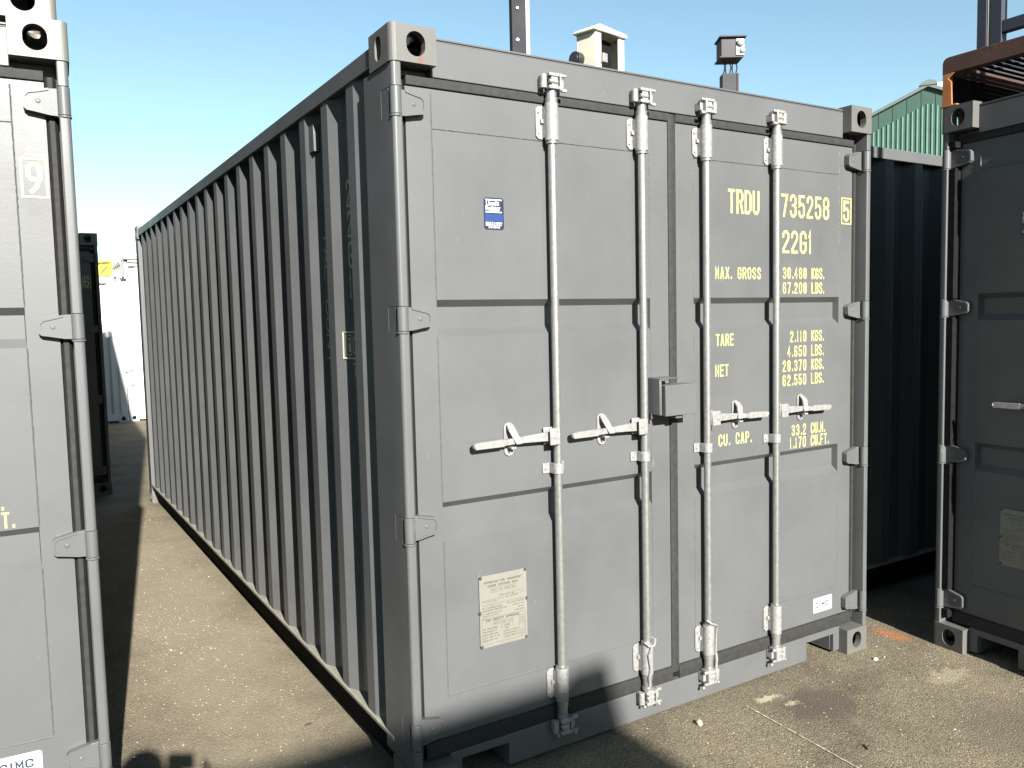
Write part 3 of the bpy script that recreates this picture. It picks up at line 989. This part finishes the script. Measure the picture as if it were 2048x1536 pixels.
def container(name, label, loc, rz, paint_m, cast_m, group=None, serial=None, check=None, detail=2, bars=True, stickers=True, marks=False, tall=0.0, cat="shipping container"):
    root = empty(name, loc, rz)
    tag(root, label, cat, group)
    pm = paint_m
    k = "_h" if tall else ""
    def lift(mb):
        if tall: mb.v = [(x, y, z + (tall if z > 1.3 else 0)) for x, y, z in mb.v]
        return mb
    for (mx, px) in ((0, 0), (1, W)):
        for (my, py) in ((0, 0), (1, LEN)):
            for (top, pz) in ((0, 0), (1, H - .118 + tall)):
                me = cached(f"corner_casting_{mx}{my}{top}", lambda: mirrored(casting(top), mx, my))
                o = link("corner_casting", me, cast_m, root)
                o.location = (px, py, pz)
            me = cached(f"corner_post_{mx}{my}{k}", lambda: lift(mirrored(post_mesh(my == 0), mx, my)))
            o = link("corner_post", me, pm, root); o.location = (px, py, 0)
        def side(fn, nm, bev=0):
            me = cached(f"{nm}_{mx}{k}", lambda: lift(mirrored(fn(), mx, 0)))
            o = link(nm, me, pm, root, bev); o.location = (px, 0, 0)
            return o
        side(side_wall_mesh, "side_wall"); side(top_rail_mesh, "top_rail", .004); side(bottom_rail_mesh, "bottom_rail", .003).material_slots[0].material = M['dusty'] if pm == M['grey'] else pm
        side(rail_web_mesh, "rail_web").material_slots[0].material = M['bitumen_shade']
    link("end_wall", cached("end_wall" + k, lambda: lift(end_wall_mesh())), pm, root)
    link("roof", cached("roof" + k, lambda: lift(roof_mesh())), pm, root)
    link("floor", cached("floor", floor_mesh), M['void'], root)
    link("door_header", cached("door_header" + k, lambda: lift(header_mesh())), pm, root, .0025)
    link("door_sill", cached("door_sill", sill_mesh), pm, root, .002)
    for left in (1, 0):
        door = link("door", cached(f"door_{left}{k}", lambda: lift(door_panel(left))), pm, root)
        if detail == 0: continue
        link("door_seal", cached(f"door_seal_{left}{k}", lambda: lift(gasket_mesh(left))), M['rubber'], door)
        for i, (a, b) in enumerate(HZ):
            me = cached(f"hinge_{left}{i}{k}", lambda: lift(mirrored(hinge_mesh(a, b), not left, 0)))
            o = link("hinge", me, pm, door, .0018); o.location = (0 if left else W, 0, 0)
        if bars:
            for j, (xc, s) in enumerate(BARS):
                if (s == -1) != bool(left): continue
                link("locking_bar", cached(f"locking_bar_{j}{k}", lambda: lift(bar_mesh(xc))), M['galv'], door)
                for top, (z0, z1) in enumerate(((.212, .326), (2.290, 2.408))):
                    link("bar_bracket", cached(f"bar_bracket_{j}{top}{k}", lambda: lift(bracket_mesh(xc, z0, z1))), M['galvd'], door, .0015)
                    link("cam_lock", cached(f"cam_lock_{j}{top}{k}", lambda: lift(cam_mesh(xc, top, 1 if j < 2 else -1))), M['galvd'], door, .002)
                link("bar_clamp", cached(f"bar_clamp_{j}", lambda: clamp_mesh(xc)), M['galvd'], door, .0012)
                link("handle", cached(f"handle_{j}", lambda: handle_mesh(xc, s)), M['galvd'], door, .003)
                link("handle_retainer", cached(f"handle_retainer_{j}", lambda: retainer_mesh(xc, s)), M['galvd'], door, .0015)
            if marks:
                xc = 1.048 if left else 1.389
                mb = MB()
                if left:
                    mb.tube([(xc - .028, .010, .345), (xc - .012, -.004, .328), (xc + .010, -.004, .328), (xc + .028, .008, .346), (xc + .020, .040, .350)], .0042, 8)
                    mb.tube([(xc - .002, -.004, .326), (xc - .012, .002, .290), (xc - .006, -.001, .235), (xc - .010, .004, .195), (xc - .004, .008, .160)], .0055, 8)
                else:
                    mb.tube([(xc - .026, .012, .362), (xc - .008, .000, .346), (xc + .018, .000, .336), (xc + .034, .014, .318), (xc + .036, .020, .270), (xc + .034, .020, .205)], .0042, 8)
                    mb.tube([(xc + .034, .020, .205), (xc + .037, .018, .180), (xc + .035, .020, .130)], .0065, 8)
                link("seal_strap", mb.mesh("seal_strap"), M['galvd'], door)
            if left: link("lock_bracket", cached("lock_bracket", lockbox_mesh), pm, door, .0018)
            else: link("lock_cover", cached("lock_cover", lockbox_cover_mesh), pm, door, .006, 3)
        if stickers:
            if left:
                link("approval_plate", cached("approval_plate", placard_mesh), [M['plate'], M['ink'], M['inkl'], M['rivet']], door)
                link("sticker", cached("lr_sticker", lr_sticker_mesh), [M['stnavy'], M['stblue'], M['stwhite']], door)
            else:
                link("sticker", cached("cimc_sticker", cimc_mesh), [M['stwhite'], M['stteal']], door)
        if not left:
            for nm, key, mk in door_marks(serial, check, stickers):
                me = cached(f"{nm}_{key}", lambda: mk) if key else mk.mesh(nm)
                link(nm, me, M['ytext'], door)
    if marks:
        link("vent", vent_mesh().mesh("vent"), pm, root, .002)
        for nm, mk in side_marks(): link(nm, mk.mesh(nm), M['dtext'], root)
    return root

GRP = "grey containers with their doors closed"
container("shipping_container", "dark grey container in the middle marked 735258 with yellow weights on its closed doors",
          (0, 0, 0), 0, M['grey'], M['cast'], GRP, ("TRDU", "735258", "22G1"), "5", marks=True)

def right_corner(x, y, deg):
    a = R(deg); return (x - W * math.cos(a), y - W * math.sin(a), 0)
lc = right_corner(-.868, .470, -3.0)
container("shipping_container", "pale sunlit grey container at the left edge with a boxed 9 on its door",
          lc, R(-3.0), M['grey'], M['castw'], GRP, None, "9")
uc = right_corner(-.893, .50, -3.4)
container("shipping_container", "upper container of the left stack, only its rusty pale bottom corner in view",
          (uc[0], uc[1], H + .004), R(-3.4), M['pale'], M['castw'], None, None, None, stickers=False)
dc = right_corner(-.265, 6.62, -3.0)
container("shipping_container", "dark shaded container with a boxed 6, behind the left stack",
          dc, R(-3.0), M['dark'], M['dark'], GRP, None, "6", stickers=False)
rc = container("shipping_container", "dark container at the right edge under the rusty platform, doors turned away from the sun",
          (2.734, -.145, 0), R(-95.0), M['grey'], M['cast'], GRP)
for ch in rc.children:
    if ch.name.startswith("door") and any(g.name.startswith("lock_bracket") for g in ch.children):
        link("seal_shade_strip", post_channel_mesh().mesh("seal_shade_strip"), M['bitumen_shade'], ch)  # added strip; its black paints the unlit channel beside the post
container("shipping_container", "black shaded container in the gap between the middle and right containers",
          (2.56, .445 + W, 0), R(-90), M['grey'], M['cast'], None, None, None, detail=1, bars=False, stickers=False)
WG = "white containers in the background"
container("shipping_container", "lower white container at the end of the alley with the slanting shadow on it",
          (.70, 13.6 + LEN, 0), R(180), M['white'], M['white'], WG, None, None, detail=0, bars=False, stickers=False)
container("shipping_container", "taller white container at the end of the alley behind the grey handrail",
          (.704 + W, 13.62 + LEN, 0), R(180), M['white'], M['white'], WG, None, None, detail=0, bars=False, stickers=False, tall=.305)
# the stack behind the photographer whose shadow falls on the door foot
SG = "containers stacked behind the photographer"
for i, lb in enumerate(("lower grey container of the stack standing behind the photographer", "upper grey container of the stack standing behind the photographer")):
    container("shipping_container", lb, (-.575 - LEN, -9.69, i * (H + .004)), R(-90), M['grey'], M['cast'], SG, detail=0, bars=False, stickers=False)

# ------------------------------------------------------------------ ground
mb = MB()
mb.face([(-600, -600, 0), (600, -600, 0), (600, 600, 0), (-600, 600, 0)])
tag(link("ground", mb.mesh("ground"), M['ground']), kind="structure")
mb = MB(); rnd = random.Random(8)
pts = []
n = 60
for k in range(n + 1):
    t = k / n
    pts.append((1.478 - .052 * t + rnd.uniform(-.0015, .0015), -.10 - .85 * t))
for a, b in zip(pts[:-1], pts[1:]):
    w = rnd.uniform(.0018, .0036)
    if rnd.random() < .12: continue
    mb.face([(a[0] - w, a[1], .004), (a[0] + w, a[1], .004), (b[0] + w, b[1], .004), (b[0] - w, b[1], .004)])
tag(link("chalk_line", mb.mesh("chalk_line"), M['chip']), kind="structure")

# loose grit too fine to count
mb = MB(); rnd = random.Random(21)
for k in range(3050):
    if k < 850: x, y = rnd.uniform(.5, 3.1), rnd.uniform(-1.5, .0) if rnd.random() < .9 else rnd.uniform(0, .2)
    elif k < 2600: x, y = rnd.uniform(-.85, -.02), rnd.uniform(.3, 7.0)
    else: x, y = rnd.gauss(-.45, .16), rnd.gauss(rnd.choice([1.9, 2.4, 3.6]), .35)
    if x < 2.44 and y > -.01 and x > 0: continue
    if x > 2.72: continue
    r = rnd.choice([.0014, .0018, .0022, .003]) * rnd.uniform(.7, 1.2)
    if rnd.random() < .018: r *= 2.0
    c = Vector((x, y, r * .4)); q = []
    a0 = rnd.uniform(0, 6.28)
    for j in range(5):
        a = a0 + j * 1.257
        q.append((x + r * math.cos(a) * rnd.uniform(.7, 1.3), y + r * math.sin(a) * rnd.uniform(.7, 1.3), .0))
    top = (x + rnd.uniform(-.3, .3) * r, y + rnd.uniform(-.3, .3) * r, r * rnd.uniform(.6, 1.1))
    for j in range(5):
        mb.face([q[j], q[(j + 1) % 5], top])
tag(link("grit", mb.mesh("grit"), M['chip']), kind="stuff")

def stone(name, x, y, r, flat, seed, m, label):
    me = bpy.data.meshes.new(name); bm = bmesh.new()
    bmesh.ops.create_icosphere(bm, subdivisions=2, radius=r)
    rn = random.Random(seed)
    for v in bm.verts:
        v.co *= rn.uniform(.82, 1.15); v.co.z *= flat; v.co.y *= .8
        v.co.z = max(v.co.z, -r * flat * .55)
    mz = min(v.co.z for v in bm.verts)
    for v in bm.verts: v.co.z -= mz
    bm.to_mesh(me); bm.free()
    o = link(name, me, m); o.location = (x, y, 0); o.rotation_euler = (0, 0, seed)
    tag(o, label, "stone")
stone("stone", 1.205, -.105, .0165, .75, 4, M['stone'], "cream coloured stone lying on the asphalt before the middle container doors")
stone("stone", 2.335, -.112, .013, .6, 9, M['stwhite'], "small white stone on the asphalt by the right foot of the middle container")
mb = MB(); mb.cyl((0, 0, .004), (.016, .030, .004), .003, n=6)
o = link("twig", mb.mesh("twig"), M['plastic']); o.location = (1.585, -.60, 0)
tag(o, "short black twig lying on the sunlit asphalt", "twig")
me_l = MB(); me_l.prism([(0, 0), (.012, .008), (.028, .006), (.034, -.002), (.02, -.009), (.006, -.007)], 'z', .002, .004)
o = link("leaf", me_l.mesh("leaf"), M['bark']); o.location = (-.135, .79, 0)
tag(o, "dark brown leaf on the asphalt beside the foot of the middle container", "leaf")

# ------------------------------------------------------------------ rusty platform on the right container
plat = empty("steel_platform", (2.735, -.15, H + .002))
tag(plat, "rusty brown steel platform lying on top of the right container", "platform")
# local: runs along -y (length) and +x (depth)
mb = MB()
r = .028; pts = [(-2.30, .150), (-2.30, .226)]
pts += [(-r + r * math.sin(t), .226 - r + r * math.cos(t)) for t in [k * math.pi / 2 / 6 for k in range(7)]]
pts += [(0, .150)]
mb.prism(pts, 'x', .000, .012)
mb.box(.012, .05, -2.30, -.004, .205, .2185); mb.box(.012, .05, -2.30, -.002, .150, .158)
mb.box(.0125, 2.2, -.012, -.004, .150, .215)
link("edge_beam", mb.mesh("edge_beam"), M['rust'], plat, .003)
mb = MB()
mb.prism([(-.004, .006), (-.050, .006), (-.046, .110), (-.030, .128), (-.060, .150), (-.004, .150)], 'x', -.004, .006)
mb.box(.006, .060, -.016, -.004, .006, .150)
mb.box(-.006, .090, -.075, .004, -.0015, .006)
link("leg", mb.mesh("leg"), M['rustend'], plat, .002)
for (dx, dy) in ((0, -2.25), (2.1, 0), (2.1, -2.25)):
    mb = MB(); mb.box(dx - .03, dx + .03, dy - .05, dy - .004, 0, .15)
    link("leg", mb.mesh("leg"), M['rustend'], plat, .002)
for k in range(52):
    mb = MB(); yy = -.030 - .042 * k
    mb.box(.0505, 2.2, yy - .029, yy, .198, .204)
    link("deck_slat", mb.mesh("deck_slat"), (M['post'], M['rust'], M['bitumen_shade'])[k % 3], plat)
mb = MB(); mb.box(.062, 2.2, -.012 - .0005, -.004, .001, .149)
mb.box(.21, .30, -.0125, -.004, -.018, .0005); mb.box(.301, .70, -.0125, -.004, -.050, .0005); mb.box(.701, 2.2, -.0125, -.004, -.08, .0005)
link("light_block_plate", mb.mesh("light_block_plate"), M['void'], plat)  # added plate blocks sun under the deck; its black paints the shade

# cage frame standing on the platform
fr = empty("storage_cage", (2.745, -.45, H + .228))
tag(fr, "dark navy steel cage of posts and rails standing on the rusty platform", "cage")
def fbox(nm, *b, m=M['navy']):
    mb = MB(); mb.box(*b); link(nm, mb.mesh(nm), m, fr, .003)
fbox("post", .0, .055, .104, .148, .0, 1.25)
fbox("edge_strip", .004, .050, .0985, .1035, .0, 1.25, m=M['castw'])  # pale strip paints the sunlit side of the navy post
fbox("post", .004, .05, .040, .078, .0, 1.25)
for z in (.045, .28, .60):
    fbox("rail", .006, .046, -1.60, .040, z, z + .052)
for y in (-.55, -1.1, -1.64):
    fbox("post", .004, .05, y, y + .04, .0, 1.25)
fbox("panel", .010, .02, -.50, -.10, .175, .56)
fbox("post", 1.2, 1.25, .100, .148, .0, 1.25)
fbox("rail", .05, 1.2, .104, .140, 1.0, 1.05)

# ------------------------------------------------------------------ masts and boxes rising behind the middle container
def thing_dir(az, D): return (CAM.x + D * math.sin(R(az)), CAM.y + D * math.cos(R(az)))
x, y = thing_dir(32.47, 8.0)
t = empty("steel_mast", (x, y, 0), R(-20))
tag(t, "tall black steel mast with rust and worn white edges behind the middle container", "mast")
mb = MB(); mb.box(-.085, .045, -.06, .06, 0, 6.4); link("column", mb.mesh("column"), M['mast'], t, .003)
mb = MB(); mb.box(.0455, .085, -.066, -.05, 0, 6.4); mb.box(.0455, .055, -.05, .06, 0, 6.4)
link("edge_strip", mb.mesh("edge_strip"), M['castw'], t, .002)
mb = MB(); mb.box(-.2, .2, -.2, .2, 0, .02); link("base_plate", mb.mesh("base_plate"), M['mast'], t)
mb = MB(); mb.cyl((-.035, -.060, 4.26), (-.035, -.070, 4.26), .012, n=10)
mb.cyl((-.03, -.060, 4.55), (-.03, -.066, 4.55), .01, n=10); link("bolt", mb.mesh("bolt"), M['galv'], t)

x, y = thing_dir(37.9, 9.0)
t = empty("equipment_cabinet", (x, y, 0), R(15))
tag(t, "cream white cabinet with an open dark front and an overhanging hood, behind the middle container", "cabinet")
mb = MB()
# local: opening faces -y, closed side faces -x
z0, z1 = 3.95, 4.60
mb.box(-.25, .25, .105, .125, z0, z1)
mb.box(-.25, -.225, -.125, .105, z0, z1)
mb.box(.225, .25, -.125, .105, z0, z1)
mb.box(-.225, -.15, -.125, -.105, z0, z1); mb.box(.15, .225, -.125, -.105, z0, z1)
mb.box(-.225, .225, -.105, .105, z0, z0 + .02)
link("housing", mb.mesh("housing"), M['whitecab'], t, .006)
mb = MB(); mb.prism([(-.30, z1 - .02), (-.30, z1 + .01), (-.20, z1 + .055), (.27, z1 + .045), (.27, z1 + .001)], 'y', -.155, .135)
link("hood", mb.mesh("hood"), M['whitecab'], t, .012, 3)
mb = MB(); mb.box(-.15, .15, -.02, -.00, z0 + .05, z1 - .03); link("dark_inside_panel", mb.mesh("dark_inside_panel"), M['void'], t)  # black panel paints the shaded inside of the opening
mb = MB(); mb.cyl((-.255, .09, z1 - .27), (-.335, .09, z1 - .27), .075, n=20); mb.cyl((-.335, .09, z1 - .27), (-.35, .09, z1 - .27), .055, n=20)
link("horn", mb.mesh("horn"), M['plastic'], t, .003)
mb = MB(); mb.box(-.17, -.10, -.165, -.126, z1 - .32, z1 - .23); link("junction_box", mb.mesh("junction_box"), M['galvd'], t, .003)
mb = MB(); mb.cyl((0, 0, 0), (0, 0, z0), .06, n=16); link("pole", mb.mesh("pole"), M['galv'], t)

x, y = thing_dir(46.3, 8.6)
t = empty("lamp_post", (x, y, 0), R(-32))
tag(t, "grey floodlight box on a dark rusty post behind the middle container", "floodlight")
mb = MB(); mb.box(-.085, .055, -.06, .06, 0, 4.00); link("post", mb.mesh("post"), M['post'], t, .004)
mb = MB(); mb.box(.056, .072, -.068, .06, 0, 4.00); link("edge_strip", mb.mesh("edge_strip"), M['rust'], t, .002)
mb = MB(); mb.box(-.105, .115, -.10, .10, 4.145, 4.325); mb.box(-.125, .135, -.13, .11, 4.325, 4.340); mb.box(-.125, .10, -.13, .10, 4.130, 4.145)
link("lamp_housing", mb.mesh("lamp_housing"), M['greybox'], t, .004)
mb = MB(); mb.ball((.075, -.118, 4.27), .036, 1, .6, 1.0); mb.ball((.095, -.115, 4.20), .03, 1, .6, 1); mb.box(.04, .112, -.112, -.10, 4.16, 4.31)
link("lamp_glass", mb.mesh("lamp_glass"), M['galvd'], t)
mb = MB()
for k, xx in enumerate((-.07, -.04, -.01, .025, .05)):
    mb.tube([(xx, -.02, 3.98), (xx + .012 * (-1) ** k, -.045, 4.06), (xx, -.02, 4.135)], .006, 6)
link("cable", mb.mesh("cable"), M['plastic'], t)

# ------------------------------------------------------------------ far end of the alley
t = empty("handrail", (.72, 13.50, H))
tag(t, "grey tubular handrail on top of the white containers", "handrail")
mb = MB(); mb.tube([(0, 0, -.02), (0, 0, .33), (.03, 0, .355), (2.4, 0, .355)], .022, 10)
mb.tube([(.02, 0, .290), (2.4, 0, .290)], .014, 8); mb.tube([(2.4, 0, -.02), (2.4, 0, .355)], .022, 10); mb.box(-.05, .05, -.03, .03, -.02, .0)
link("tube_frame", mb.mesh("tube_frame"), M['galv'], t)
t = empty("crate", (.24, 13.70, H)); tag(t, "bright yellow crate on top of the lower white container", "crate")
mb = MB(); mb.box(0, .345, 0, .4, 0, .24); mb.box(-.01, .355, -.01, .41, .24, .262); mb.box(.03, .04, -.006, 0, .02, .22)
link("body", mb.mesh("body"), M['yellow'], t, .004)
mb = MB(); mb.tube([(-.12, -.02, .16), (.02, -.03, .165), (.14, -.03, .22), (.30, -.03, .235)], .007, 6)
mb.tube([(.13, -.02, .02), (.19, -.02, .09), (.26, -.02, .17)], .006, 6)
link("strap", mb.mesh("strap"), M['plastic'], t)
for k, (z, x0) in enumerate(((.93, .80), (.69, .88))):
    mb = MB(); rnd = random.Random(k)
    p = [(x0 - .12, 13.595, z - .05), (x0 - .06, 13.59, z - .03), (x0, 13.59, z), (x0 + .12, 13.59, z + .01), (x0 + .5, 13.59, z)]
    mb.tube(p, .006, 6)
    o = link("cable", mb.mesh("cable"), M['plastic'])
    tag(o, ("upper" if k == 0 else "lower") + " of the two thin dark cables hanging on the taller white container", "cable", "cables on the white container")

# ------------------------------------------------------------------ green shed
ga = R(57); gx, gy = CAM.x + 40 * math.sin(ga), CAM.y + 40 * math.cos(ga)
t = empty("warehouse", (gx, gy, 0), R(-57)); tag(t, "green ribbed metal warehouse gable beyond the containers", "warehouse")
apex_u, apex_z, sl = .72, 11.16, .447; hw = 11.0
ez = apex_z - sl * hw
mb = MB(); mb.prism([(apex_u - hw, 0), (apex_u + hw, 0), (apex_u + hw, ez), (apex_u, apex_z), (apex_u - hw, ez)], 'y', 0, 18)
u = apex_u - hw + .3
while u < apex_u + hw - .1:
    zt = apex_z - sl * abs(u - apex_u)
    mb.box(u, u + .02, -.02, .01, zt - .72, zt - .06)
    u += .55
link("wall", mb.mesh("wall"), M['green'], t)
mb = MB()
mb.box(apex_u - hw + .05, apex_u + hw - .05, -.004, -.001, 0, ez - .8)
u = apex_u - hw + .1
while u < apex_u + hw - .1:
    zt = apex_z - sl * abs(u - apex_u)
    mb.prism([(u, -.0005), (u + .03, -.045), (u + .06, -.045), (u + .09, -.0005)], 'z', 0, zt - .72)
    u += .19
link("ribbed_cladding", mb.mesh("ribbed_cladding"), M['greenriblit'], t)
for s in (-1, 1):
    mb = MB()
    mb.prism([(apex_u, apex_z - .05), (apex_u + s * (hw + .3), ez - .05 - sl * .3), (apex_u + s * (hw + .3), ez + .09 - sl * .3), (apex_u, apex_z + .09)], 'y', -.16, 18.2)
    link("roof", mb.mesh("roof"), M['trim'], t)
mb = MB(); mb.prism([(apex_u - .35, apex_z), (apex_u + .35, apex_z), (apex_u + .28, apex_z + .16), (apex_u, apex_z + .22), (apex_u - .25, apex_z + .12)], 'y', -.2, 18.3)
link("ridge_cap", mb.mesh("ridge_cap"), M['trim'], t)
mb = MB(); mb.box(apex_u + .30, apex_u + 1.6, .2, 3.0, apex_z - .12, apex_z + .14); link("skylight", mb.mesh("skylight"), M['stwhite'], t)

# ------------------------------------------------------------------ far trees
def tree(x, y, h, seed, label):
    t = empty("tree", (x, y, 0)); tag(t, label, "tree", "trees on the skyline")
    rn = random.Random(seed); mb = MB()
    mb.cyl((0, 0, 0), (.1, 0, h * .55), .22, .10, 8)
    for k in range(6):
        a = k * 1.05; mb.cyl((.05, 0, h * .4), (math.cos(a) * h * .25, math.sin(a) * h * .25, h * .72), .07, .03, 6)
    link("trunk", mb.mesh("trunk"), M['bark'], t)
    mb = MB()
    cl = [(rn.gauss(0, h * .22), rn.gauss(0, h * .22), h * rn.uniform(.5, .92), h * rn.uniform(.10, .2)) for _ in range(22)]
    for (cx, cy, cz, cr) in cl:
        for _ in range(130):
            d = Vector((rn.gauss(0, 1), rn.gauss(0, 1), rn.gauss(0, .8))).normalized() * cr * rn.uniform(.6, 1.05)
            c = Vector((cx, cy, cz)) + d
            a = Vector((rn.uniform(-1, 1), rn.uniform(-1, 1), rn.uniform(-1, 1))).normalized() * h * .02
            b = a.orthogonal().normalized() * h * .014
            mb.face([c - a, c - b, c + a, c + b])
    link("crown", mb.mesh("crown"), M['leaf'], t)
for k, (px_, d, h) in enumerate(((0.5, 62, 8.2), (-5, 66, 9), (4.0, 64, 8.0), (8.5, 70, 9.0))):
    az = 31.41 + math.degrees(math.atan((235 - 1024) / 1648.13)) + px_
    tree(CAM.x + d * math.sin(R(az)), CAM.y + d * math.cos(R(az)), h * .66, 40 + k,
         ["olive green tree showing between the yellow crate and the handrail", "olive green tree hidden behind the dark shaded container", "olive green tree behind the taller white container", "olive green tree behind the middle container"][k])

# ------------------------------------------------------------------ the photographer, whose shadow lies on the asphalt
def skinned(name, verts, edges, radii, m, parent, root=0, sub=1):
    me = bpy.data.meshes.new(name); me.from_pydata(verts, edges, [])
    o = bpy.data.objects.new(name, me); col.objects.link(o); o.parent = parent
    me.materials.append(m)
    sk = o.modifiers.new("skin", 'SKIN'); sk.use_smooth_shade = True
    if not me.skin_vertices: me.attributes.new
    bm = bmesh.new(); bm.from_mesh(me)
    lay = bm.verts.layers.skin.verify(); bm.verts.ensure_lookup_table()
    for i, v in enumerate(bm.verts):
        rr = radii[i]; v[lay].radius = rr if isinstance(rr, tuple) else (rr, rr); v[lay].use_root = (i == root)
    bm.to_mesh(me); bm.free()
    sb = o.modifiers.new("sub", 'SUBSURF'); sb.levels = sub; sb.render_levels = sub
    return o
pr = empty("person", (CAM.x - .175, CAM.y - .165, 0), R(-31.4))
tag(pr, "person in a dark jacket and jeans holding up a small camera, behind the viewpoint", "person")
# local +y = looking direction
V = [(0, -.02, .98), (0, -.03, 1.15), (0, -.03, 1.34), (0, -.02, 1.47), (0, 0, 1.54), (0, .02, 1.62), (0, .02, 1.72),   # 0-6 spine/head
     (.17, -.03, 1.42), (.34, .02, 1.29), (.25, .10, 1.53), (.185, .12, 1.655), (-.17, -.03, 1.42), (-.17, .05, 1.20), (.0, .10, 1.46), (.050, .12, 1.60),
     (.10, -.02, .90), (.11, .0, .50), (.11, -.02, .09), (.12, .12, .035), (-.10, -.02, .90), (-.11, .0, .50), (-.11, -.02, .09), (-.12, .12, .035)]
Ed = [(0, 1), (1, 2), (2, 3), (3, 4), (4, 5), (5, 6), (3, 7), (7, 8), (8, 9), (9, 10), (3, 11), (11, 12), (12, 13), (13, 14), (0, 15), (15, 16), (16, 17), (17, 18), (0, 19), (19, 20), (20, 21), (21, 22)]
Ra = [(.15, .10), (.14, .10), (.16, .11), (.07, .07), .055, (.078, .092), (.07, .085), .055, .042, .034, .052, .055, .042, .034, .050, .085, .058, .042, .04, .085, .058, .042, .04]
skinned("body", V, Ed, Ra, M['skin'], pr)
jV = V[:4] + V[7:10] + V[11:14]
jE = [(0, 1), (1, 2), (2, 3), (3, 4), (4, 5), (5, 6), (3, 7), (7, 8), (8, 9)]
jR = [(.175, .125), (.165, .12), (.18, .13), (.085, .085), .072, .056, .042, .072, .056, .042]
skinned("jacket", jV, jE, jR, M['jacket'], pr)
tV = [(0, -.02, 1.10), V[15], V[16], V[17], V[19], V[20], V[21], (0, -.02, 1.0)]
skinned("trousers", tV, [(0, 7), (7, 1), (1, 2), (2, 3), (7, 4), (4, 5), (5, 6)], [(.150, .115), .10, .075, .065, .10, .075, .065, (.155, .12)], M['jeans'], pr)
mb = MB(); mb.ball((0, -.005, 1.70), .098, .86, 1.05, .95, 16, 10); link("hair", mb.mesh("hair"), M['hair'], pr)
mb = MB(); mb.ball((0, .108, 1.635), .017, .8, 1.1, 1.5); link("nose", mb.mesh("nose"), M['skin'], pr)
mb = MB()
for s in (-1, 1): mb.ball((s * .079, .015, 1.635), .028, .35, .7, 1.1)
link("ears", mb.mesh("ears"), M['skin'], pr)
for s in (-1, 1):
    mb = MB(); mb.ball((s * .12, .06, .045), .075, .65, 1.9, .62, 12, 6); link("shoe", mb.mesh("shoe"), M['shoe'], pr)
    fV, fE, fR = [], [], []; o_ = .04 if s > 0 else 0
    for k in range(4):
        b = len(fV); z = 1.655 - k * .019; x = s * .075; xo = .115
        fV += [(xo + x, .12, z - .015), (xo + x * .95, .155, z), (xo + x * .72, .175, z + .002), (xo + x * .52, .178, z)]
        fE += [(b, b + 1), (b + 1, b + 2), (b + 2, b + 3)]; fR += [.010, .009, .0085, .0075]
    b = len(fV); fV += [(.115 + s * .07, .12, 1.555), (.115 + s * .05, .14, 1.575), (.115 + s * .035, .155, 1.595)]; fE += [(b, b + 1), (b + 1, b + 2)]; fR += [.012, .010, .009]
    for k in range(5):
        vs = fV[k * 4:k * 4 + 4]; ee = [(i, i + 1) for i in range(len(vs) - 1)]
        skinned("finger", vs, ee, fR[k * 4:k * 4 + 4], M['skin'], pr)
cm = empty("compact_camera", (CAM.x, CAM.y, CAM.z), R(-31.4))
tag(cm, "small black compact camera held up by the person behind the viewpoint", "camera")
mb = MB(); mb.box(-.050, .050, -.040, -.016, -.030, .030); link("body", mb.mesh("body"), M['plastic'], cm, .004)
mb = MB(); mb.cyl((0, -.0158, 0), (0, -.006, 0), .020, n=24); link("lens", mb.mesh("lens"), M['plastic'], cm)
